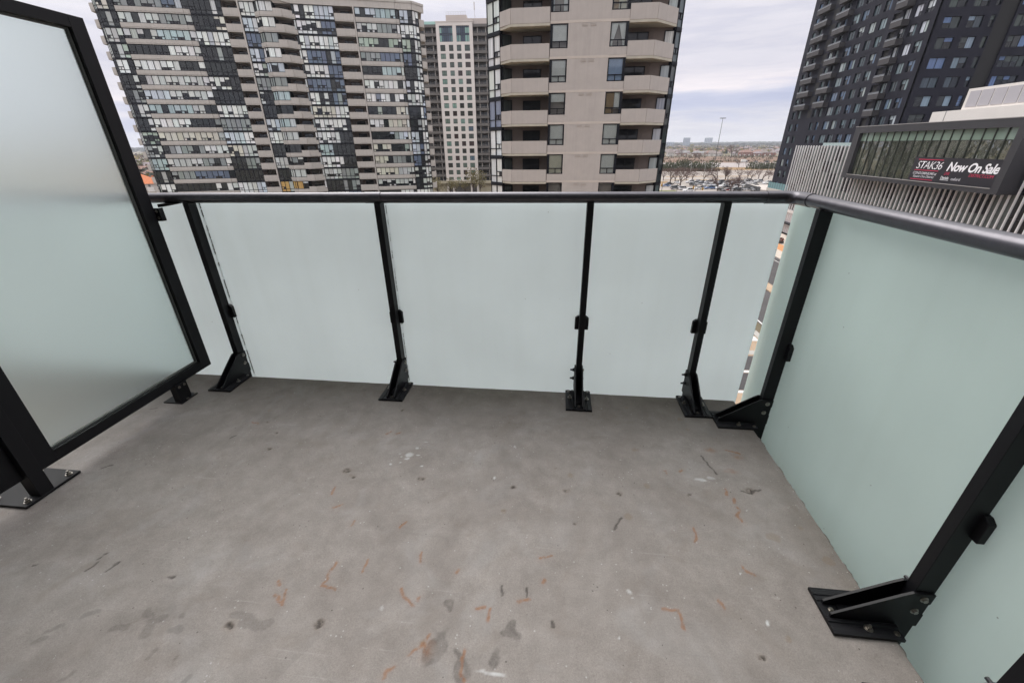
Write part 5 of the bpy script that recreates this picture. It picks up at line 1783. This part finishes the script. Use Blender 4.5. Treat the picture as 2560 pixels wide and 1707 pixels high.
# ------------------------------------------------------------------ trees
M_bark = mat('grey_brown_bark', (.085, .060, .052), rough=.95, spec=.1, noise=(3, .2))
M_twig = mat('reddish_twigs', (.115, .075, .066), rough=.95, spec=.1)
M_conif = mat('dark_conifer_needles', (.022, .035, .026), rough=.9, spec=.2, noise=(1.5, .35))
M_yel = mat('yellow_green_spring_leaves', (.25, .21, .05), rough=.9, spec=.2, noise=(.9, .3))
M_budg = mat('pale_green_buds', (.20, .175, .095), rough=.9, spec=.2, noise=(.9, .25))
def bare_tree(seed, h=5.0, spread=1.0, depth=6):
    r = random.Random(seed)
    tr, cr2 = MB(), MB()
    def grow(p, d, L, rad, lv):
        q = p + d * L
        (tr if lv < 2 else cr2).tube(p, q, rad, rad * .68, 5 if lv < 2 else 3, 0, caps=False)
        if lv >= depth:
            return
        n = 3 if lv < 2 else 2
        for i in range(n + (1 if r.random() < .4 else 0)):
            ang = r.uniform(.3, .85) * spread
            ph_ = r.uniform(0, 2 * math.pi)
            o1 = d.orthogonal().normalized()
            o2 = d.cross(o1)
            nd = (d * math.cos(ang) + (o1 * math.cos(ph_) + o2 * math.sin(ph_)) * math.sin(ang) + Vector((0, 0, .12))).normalized()
            grow(q - d * L * r.uniform(0, .25), nd, L * r.uniform(.66, .9), rad * .6, lv + 1)
    grow(Vector((0, 0, -.1)), Vector((r.uniform(-.06, .06), r.uniform(-.06, .06), 1)).normalized(), h * .20, h * .024, 0)
    zmax = max(p[2] for p in cr2.v)
    k = h / zmax
    for b in (tr, cr2):
        b.v = [(x * k, y * k, z * k) for x, y, z in b.v]
    return tr.mesh('trunk', M_bark), cr2.mesh('crown', M_twig)
BT = [bare_tree(s, 5.0, sp_) for s, sp_ in ((1, 1.0), (2, 1.15), (3, .9), (4, 1.1))]
def leaf_cloud(r, pts, n, size, b=None):
    b = b or MB()
    for _ in range(n):
        c, rad = r.choice(pts)
        while True:
            d = Vector((r.uniform(-1, 1), r.uniform(-1, 1), r.uniform(-1, 1)))
            if d.length < 1:
                break
        p = Vector(c) + Vector((d.x * rad[0], d.y * rad[1], d.z * rad[2]))
        a = Vector((r.gauss(0, 1), r.gauss(0, 1), r.gauss(0, 1))).normalized()
        o1 = a.orthogonal().normalized() * size * r.uniform(.5, 1.2)
        o2 = a.cross(o1).normalized() * size * r.uniform(.3, .8)
        b.add([p - o1, p - o2, p + o1, p + o2], [(0, 1, 2, 3)])
    return b
def leafy(seed, h=8.0, m_=None, dens=900):
    r = random.Random(seed)
    tr = MB().tube((0, 0, -.2), (0, 0, h * .45), h * .022, h * .014, 6)
    pts = []
    for _ in range(9):
        a = r.uniform(0, 6.3)
        d = r.uniform(.05, .27) * h
        z = r.uniform(.42, .82) * h
        tr.tube((0, 0, h * .3), (math.cos(a) * d, math.sin(a) * d, z), h * .009, h * .004, 4)
        s = r.uniform(.13, .21) * h
        pts.append(((math.cos(a) * d, math.sin(a) * d, z), (s, s, s * .85)))
    return tr.mesh('trunk', M_bark), leaf_cloud(r, pts, dens, h * .035).mesh('crown', m_)
def conifer(seed, h=8.0):
    r = random.Random(seed)
    tr = MB().tube((0, 0, -.2), (0, 0, h * .95), h * .02, h * .004, 6)
    b = MB()
    for i in range(700):
        z = h * (.08 + .92 * (1 - math.sqrt(r.random())) )
        rad = (1 - z / h) * h * .27 * r.uniform(.35, 1.1)
        a = r.uniform(0, 6.3)
        c, s = math.cos(a), math.sin(a)
        w = h * .02 * r.uniform(.6, 1.4)
        b.add([(0.3 * rad * c, .3 * rad * s, z + .02 * h), (rad * c - w * s, rad * s + w * c, z - .03 * h), (rad * 1.08 * c, rad * 1.08 * s, z - .045 * h), (rad * c + w * s, rad * s - w * c, z - .03 * h)], [(0, 1, 2, 3)])
    return tr.mesh('trunk', M_bark), b.mesh('crown', M_conif)
LT = [leafy(11, 8, M_yel), leafy(12, 8, M_yel), leafy(13, 8, M_budg, 330)]
CT = [conifer(21), conifer(22)]
def tree(name, protos, x, y, h, base, label, cat, group, wide=1.0):
    i = GR.randrange(len(protos))
    t = thing(name, label, cat, (x, y, ZG), GR.uniform(0, 6.2), group)
    k = h / base
    t.scale = (k * wide, k * wide, k)
    put('trunk', protos[i][0], t)
    put('crown', protos[i][1], t)
    return t
def series(name, protos, items, base, tmpl, cat, group, wide=1.0):
    items = sorted(items, key=az)
    for i, (x, y, h) in enumerate(items):
        tree(name, protos, x, y, h, base, tmpl % nth(i), cat, group, wide)
series('bare_tree', BT, [(x, y, h * 1.5) for x, y, h in BARE], 5.0, 'leafless tree in the car park, %s from the left', 'tree', 'leafless trees in the car park', 1.25)
series('bare_tree', BT, [(x, y, h * 1.3) for x, y, h in FAR_BARE], 5.0, 'leafless tree beyond the highway, %s from the left', 'tree', 'leafless trees beyond the highway', 1.3)
series('conifer_tree', CT, [(x, y, h) for x, y, h in CONIFERS if y < 3500] + [(D_ * math.sin(R(a_)), D_ * math.cos(R(a_)), h_) for a_, D_, h_ in [(GR.uniform(13, 24.8), GR.uniform(840, 1700), GR.uniform(8, 13)) for _ in range(12)]], 8.0, 'dark conifer among the far houses, %s from the left', 'conifer', 'dark conifers among the far houses')
series('spring_tree', LT[:2], [(x, y, h * 1.1) for x, y, h in YELLOW if y < 4000] + [(D_ * math.sin(R(a_)), D_ * math.cos(R(a_)), h_) for a_, D_, h_ in [(GR.uniform(13, 24.8), GR.uniform(820, 1900), GR.uniform(7, 11)) for _ in range(24)]], 8.0, 'yellow-green spring tree among the far houses, %s from the left', 'tree', 'yellow-green trees among the far houses', 1.35)
wt = [(-52, 172, 10.5), (-47.5, 168, 9.5), (-44, 174, 8.5), (-40.5, 169, 9.5), (-37.5, 173, 8.5), (-33.5, 169, 13.5), (-31, 172, 12), (-50, 176, 8)]
series('budding_tree', [LT[2]], wt, 8.0, 'budding pale green tree at the foot of the pale tower, %s from the left', 'tree', 'budding trees at the foot of the pale tower', .75)
# hedgerow masses that read as one
def hedge_mass(x0, y0, x1, y1, h, n, seed, m_):
    r = random.Random(seed)
    b = MB()
    for _ in range(n):
        t = r.random()
        z = h * (r.random() ** 1.2) * (.75 + .25 * math.sin(t * 21) * math.sin(t * 9.3))
        p = Vector((x0 + (x1 - x0) * t + r.gauss(0, 2), y0 + (y1 - y0) * t + r.gauss(0, 2.2), ZG + z))
        a = Vector((r.gauss(0, 1), r.gauss(0, 1), r.gauss(0, .6))).normalized()
        o1 = Vector((r.gauss(0, .25), r.gauss(0, .25), 1)).normalized() * r.uniform(.5, 1.1)
        o2 = a.cross(o1).normalized() * r.uniform(.12, .4)
        b.add([p - o1, p - o2, p + o1, p + o2], [(0, 1, 2, 3)])
    return b
M_hedge = mat('olive_hedge_leaves', (.075, .082, .045), rough=.9, spec=.2, noise=(.18, .35))
M_hedge2 = mat('brown_scrub_twigs', (.12, .085, .065), rough=.95, spec=.1, noise=(.2, .3))
h_ = hedge_mass(72, 368, 121, 360, 8.4, 4600, 1, M_hedge).build('hedge', M_hedge)
tag(struct(h_, 'stuff'), 'long olive green hedge behind the left part of the car park', 'hedge')
h_ = hedge_mass(70, 362, 121, 354, 2.6, 1600, 2, M_hedge2).build('scrub', M_hedge2)
tag(struct(h_, 'stuff'), 'brown leafless scrub at the foot of the long olive hedge', 'scrub')
h_ = hedge_mass(157, 388, 200, 388, 6.2, 2600, 3, M_hedge).build('hedge', M_hedge)
tag(struct(h_, 'stuff'), 'shorter olive hedge behind the car park beside the dark tower', 'hedge')

r_ = random.Random(8)
b = MB()
for _ in range(420):
    x0, y0 = r_.uniform(110, 380), r_.choice([r_.uniform(533, 560), r_.uniform(600, 765), r_.uniform(690, 768)])
    for q in range(9):
        p = Vector((x0 + r_.gauss(0, 1.6), y0 + r_.gauss(0, 1.6), ZG + abs(r_.gauss(0, 1.1))))
        o1 = Vector((r_.gauss(0, .4), r_.gauss(0, .4), 1)).normalized() * r_.uniform(.5, 1.2)
        o2 = Vector((r_.gauss(0, 1), r_.gauss(0, 1), 0)).normalized() * r_.uniform(.25, .7)
        b.add([p - o1, p - o2, p + o1, p + o2], [(0, 1, 2, 3)], r_.choice([0, 0, 1]))
tag(struct(b.build('embankment_scrub', [M_hedge2, M_hedge]), 'stuff'), 'low brown scrub dotted over the embankment beyond the highway', 'scrub')

# ------------------------------------------------------------------ lamp posts, signals, mast
M_pole = mat('galvanised_pole', (.40, .40, .39), rough=.5)
M_dpole = mat('dark_pole', (.06, .058, .06), rough=.5)
M_sig = mat('yellow_signal_housing', (.62, .33, .03), rough=.5)
def lamp_mesh(h):
    return MB().tube((0, 0, 0), (0, 0, h), .11, .07, 6).tube((0, 0, h - .1), (-1.2, 0, h + .15), .05, .04, 5).mesh('pole', M_pole), MB().box(-1.9, -1.0, -.18, .18, h + .08, h + .24).mesh('lamp_head', M_pole)
items = sorted([p for p in POLES if p[1] > 230], key=az)
for i, (x, y, h) in enumerate(items):
    t = thing('lamp_post', 'grey lamp post at the car park or highway, %s from the left' % nth(i), 'lamp post', (x, y, ZG), GR.uniform(-.4, .4), 'lamp posts beyond the towers')
    a, b = lamp_mesh(round(h, 1))
    put('pole', a, t)
    put('lamp_head', b, t)
t = thing('high_mast_light', 'very tall thin mast with a ring of floodlights, against the sky', 'mast', (180, 541.6, ZG))
MB().tube((0, 0, 0), (0, 0, 45), .38, .22, 8).build('pole', M_dpole, t)
b = MB()
for i in range(8):
    a = i * math.pi / 4
    b.tube((0, 0, 44.7), (math.cos(a) * 2.6, math.sin(a) * 2.6, 44.9), .08, .08, 4)
    b.box(math.cos(a) * 2.6 - .6, math.cos(a) * 2.6 + .6, math.sin(a) * 2.6 - .6, math.sin(a) * 2.6 + .6, 44.4, 44.95)
b.build('floodlight_ring', M_dpole, t)
def signal(x, y, h, heads, label, group=None):
    t = thing('traffic_signal', label, 'traffic signal', (x, y, ZG), 0, group)
    MB().tube((0, 0, 0), (0, 0, h), .12, .08, 6).build('pole', M_dpole, t)
    for dx, z in heads:
        MB().box(dx - .28, dx + .28, -.35, -.12, z - .55, z + .55).tube((dx, -.36, z + .33), (dx, -.42, z + .33), .13, .13, 8, 1).tube((dx, -.36, z), (dx, -.42, z), .13, .13, 8, 1).tube((dx, -.36, z - .33), (dx, -.42, z - .33), .13, .13, 8, 1).build('signal_head', [M_sig, M_dpole], t)
signal(58.3, 193, 5.4, ((-.9, 2.6), (2.9, 2.0)), 'traffic signal with two yellow heads in front of the car park', 'traffic signals')
signal(44.2, 192, 5.2, ((-.4, 3.6),), 'traffic signal with one yellow head beside the near beige tower', 'traffic signals')
t = thing('lamp_post', 'dark street lamp standing beside the small lawn, left of the yellow signals', 'lamp post', (50.5, 192, ZG))
MB().tube((0, 0, 0), (0, 0, 5.4), .10, .07, 6).build('pole', M_dpole, t)
MB().box(-.2, .5, -.15, .15, 5.4, 5.6).build('lamp_head', M_dpole, t)
# ramp
t = thing('parking_ramp', 'low pale parking deck with a dark sloping side wall', 'ramp', (88.5, 202, ZG), R(-4))
MB().add([(0, 0, 0), (0, 19, 0), (0, 19, 1.5), (0, 0, .9), (12, 0, 0), (12, 19, 0), (12, 19, 1.5), (12, 0, .2)],
         [(0, 3, 2, 1), (4, 5, 6, 7), (0, 4, 7, 3), (1, 2, 6, 5), (3, 7, 6, 2)]).build('deck', mat('pale_deck', (.40, .36, .33), rough=.9), t)
MB().box(-.2, 0, -.3, 19, 0, 1.9).build('side_wall', mat('dark_ramp_wall', (.05, .05, .055), rough=.8), t)
MB().box(-.2, 12, 19.1, 19.4, 0, 1.8).build('end_wall', mat('pale_ramp_wall', (.35, .33, .30), rough=.9), t)
# planted tub on the pavement seen through the corner gap
t = thing('planter', 'small dark planter with reddish shrub on the pavement below, seen through the corner gap', 'planter', (47.7, 93.4, ZG + .12))
MB().tube((0, 0, 0), (0, 0, .5), .5, .6, 10).build('tub', M_dpole, t)
leaf_cloud(random.Random(4), [((0, 0, .8), (.55, .55, .4))], 160, .14).build('shrub', mat('reddish_shrub_leaves', (.16, .045, .03), rough=.8), t)

# ------------------------------------------------------------------ houses
BRK = [mat('red_brick', (.25, .105, .08), rough=.9, noise=(1.2, .12)), mat('brown_brick', (.27, .18, .14), rough=.9, noise=(1.2, .12)), mat('pale_siding', (.46, .43, .41), rough=.9)]
ROOFS = [mat('grey_brown_shingles', (.19, .16, .15), rough=.95, noise=(.8, .15)), mat('purple_grey_shingles', (.21, .175, .185), rough=.95, noise=(.8, .15)), mat('reddish_shingles', (.235, .145, .12), rough=.95, noise=(.8, .15)), mat('grey_shingles', (.24, .235, .24), rough=.95, noise=(.8, .15)), mat('orange_tiles', (.42, .14, .06), rough=.95, noise=(.8, .15))]
RNAME = ['grey-brown', 'purple-grey', 'reddish', 'grey', 'orange']
M_hwin = mat('house_window_glass', (.10, .11, .12), rough=.1)
M_trim = mat('white_house_trim', (.66, .64, .62), rough=.7)
def house(w, d, h, ri, bi, hip=True):
    hw, hd, he = w / 2, d / 2, h * .58
    wl_ = MB().box(-hw, hw, -hd, hd, 0, he).mesh('wall', BRK[bi])
    e = .5
    rg = hw * (.45 if hip else .98)
    b = MB()
    b.add([(-hw - e, -hd - e, he - .05), (hw + e, -hd - e, he - .05), (hw + e, hd + e, he - .05), (-hw - e, hd + e, he - .05), (-rg, 0, h), (rg, 0, h)],
          [(0, 1, 5, 4), (1, 2, 5), (2, 3, 4, 5), (3, 0, 4), (3, 2, 1, 0)])
    b.box(hw * .3, hw * .3 + .7, .3, 1.0, h * .7, h * 1.1)
    return wl_, b.mesh('roof', ROOFS[ri])
WIN = MB().box(-.6, .6, -.06, .02, 0, 1.3, 1).box(-.5, .5, -.09, -.061, .1, 1.2, 0).mesh('window', [M_hwin, M_trim])
GAR = MB().box(-1.4, 1.4, -.08, .02, 0, 2.2, 0).mesh('garage_door', [M_trim])
def add_house(x, y, h, w, ri, bi, rz, label, group, detail=True, d=9.0):
    t = thing('house', label, 'house', (x, y, ZG), rz, group)
    a, b = house(w, d, h, ri, bi, GR.random() < .8)
    put('wall', a, t)
    put('roof', b, t)
    if detail:
        n = max(2, int(w / 3.2))
        for i in range(n):
            xx = -w / 2 + w * (i + .5) / n
            put('window', WIN, t, (xx, -d / 2, h * .34))
            if i % 2 == 0:
                put('garage_door', GAR, t, (xx, -d / 2, 0))
            else:
                put('window', WIN, t, (xx, -d / 2, h * .08))
    return t
hl = []
for i, (x, y, h, w) in enumerate(HOUSES):
    ri = [0, 1, 2, 1, 2, 2, 2, 2, 2, 0, 0, 1, 3, 3, 2, 2, 1, 2][i]
    bi = [2, 2, 1, 1, 1, 1, 1, 0, 1, 0, 0, 0, 0, 1, 0, 1, 1, 1][i]
    hl.append((x, y, max(6.2, h), max(9, w), ri, bi))
for i in range(64):
    a = R(GR.uniform(12.6, 25.2))
    D = 830 * math.exp(GR.random() ** 1.3 * 1.0)
    hl.append((D * math.sin(a), D * math.cos(a), GR.uniform(6.5, 8.5), GR.uniform(11, 18), GR.choice([0, 0, 1, 2, 2, 3]), GR.choice([0, 1, 1, 2])))
hl.sort(key=az)
cnt = {}
for x, y, h, w, ri, bi in hl:
    cnt[ri] = cnt.get(ri, 0) + 1
    add_house(x, y, h, w, ri, bi, -math.atan2(x, y) + R(GR.uniform(-25, 25)), '%s-roofed house beyond the highway, %s from the left among those' % (RNAME[ri], nth(cnt[ri] - 1)), 'houses beyond the highway', y < 1400)
lh = [(-205, 199, 6.5, 14, 4), (-190, 170, 6.8, 13, 4), (-240, 226, 6.5, 14, 4), (-262, 262, 7, 16, 2), (-325, 322, 7, 18, 2), (-345, 318, 7, 14, 0), (-400, 398, 7.5, 18, 1), (-440, 415, 7.5, 16, 0), (-520, 500, 7.5, 18, 1), (-600, 600, 8, 20, 0), (-760, 720, 8, 20, 2)]
for i, (x, y, h, w, ri) in enumerate(sorted(lh, key=lambda q: q[1])):
    add_house(x, y, h, w, ri, 1 if ri != 4 else 2, R(45 + GR.uniform(-20, 20)), '%s-roofed house beyond the left tower, %s one counting away from the viewer' % (RNAME[ri], nth(i)), 'houses beyond the left tower')
# distant woods, roofs and blocks
r_ = random.Random(77)
b = MB()
for i in range(2100):
    a = R(r_.uniform(11.5, 27)) if r_.random() < .8 else R(r_.uniform(-48, -43))
    D = (960 if a > 0 else 330) * math.exp(r_.random() ** .8 * 1.6)
    s = r_.uniform(1.8, 3.6) * (1 + D / 5000)
    x, y = D * math.sin(a), D * math.cos(a)
    k = r_.choices([0, 1, 2, 3], [5, 3, 2, 1])[0]
    for q in range(5):
        c = Vector((x + r_.gauss(0, s * .7), y + r_.gauss(0, s * .7), ZG + s * r_.uniform(.5, 1.5)))
        o = [c + Vector((r_.uniform(-1, 1), r_.uniform(-1, 1), r_.uniform(-.8, .8))) * s * .9 for _ in range(4)]
        b.add(o, [(0, 1, 2), (0, 2, 3), (0, 3, 1), (1, 3, 2)], k)
w = b.build('distant_woods', [mat('brown_far_trees', (.13, .095, .075), rough=.95, spec=.1), mat('olive_far_trees', (.12, .115, .055), rough=.95, spec=.1), mat('dark_far_trees', (.045, .05, .04), rough=.95, spec=.1), mat('yellow_far_trees', (.24, .20, .07), rough=.95, spec=.1)])
tag(struct(w, 'stuff'), 'hazy belt of bare and budding trees covering the far suburb', 'woods')
b = MB()
for i in range(900):
    a = R(r_.uniform(9, 29) if i % 4 else r_.uniform(-50, -42))
    D = r_.uniform(3200, 6500)
    s = D * .0035
    c = Vector((D * math.sin(a), D * math.cos(a), ZG))
    for q in range(3):
        o = [c + Vector((r_.uniform(-3, 3) * s, r_.uniform(-1, 1) * s, r_.uniform(0, 1.7) * s)) for _ in range(4)]
        b.add(o, [(0, 1, 2), (0, 2, 3), (0, 3, 1), (1, 3, 2)], 0)
w = b.build('horizon_treeline', mat('horizon_trees', (.07, .075, .07), rough=.95, spec=.1))
tag(struct(w, 'stuff'), 'low dark treeline along the horizon', 'treeline')
M_far = mat('far_block_wall', (.34, .37, .43), rough=.9)
M_farw = mat('far_block_glass', (.15, .19, .26), rough=.2)
for azd, D, w_, h_, lb in ((14.95, 3000, 40, 52, 'pale blue-grey slab tower on the horizon, left of the tall mast'), (17.3, 4200, 62, 62, 'very pale wide tower on the horizon, just left of the tall mast'), (13.1, 3300, 60, 30, 'low pale block on the horizon, next to the near beige tower')):
    x, y = D * math.sin(R(azd)), D * math.cos(R(azd))
    t = thing('distant_tower', lb, 'building', (x, y, ZG), -R(azd), 'pale blocks on the horizon')
    q = MB().box(-w_ / 2, w_ / 2, 0, 20, 0, h_).build('wall', M_far, t)
    wn = MB()
    for i in range(5):
        wn.box(-w_ / 2 + w_ * (i + .15) / 5, -w_ / 2 + w_ * (i + .85) / 5, -.4, -.01, 4, h_ - 4)
    wn.build('window_band', M_farw, t)

# ------------------------------------------------------------------ air
hz = MB().box(-7000, 7000, -300, 7600, ZG - 1.2, 95)
hv = bpy.data.materials.new('thin_haze')
hv.use_nodes = True
t = hv.node_tree
t.nodes.clear()
o = N(t, 'ShaderNodeOutputMaterial')
pv = N(t, 'ShaderNodeVolumePrincipled')
pv.inputs['Color'].default_value = (.86, .90, .98, 1)
pv.inputs['Density'].default_value = HAZE
pv.inputs['Anisotropy'].default_value = .2
t.links.new(pv.outputs[0], o.inputs['Volume'])
if HAZE > 0:
    struct(hz.build('haze', hv), 'stuff')
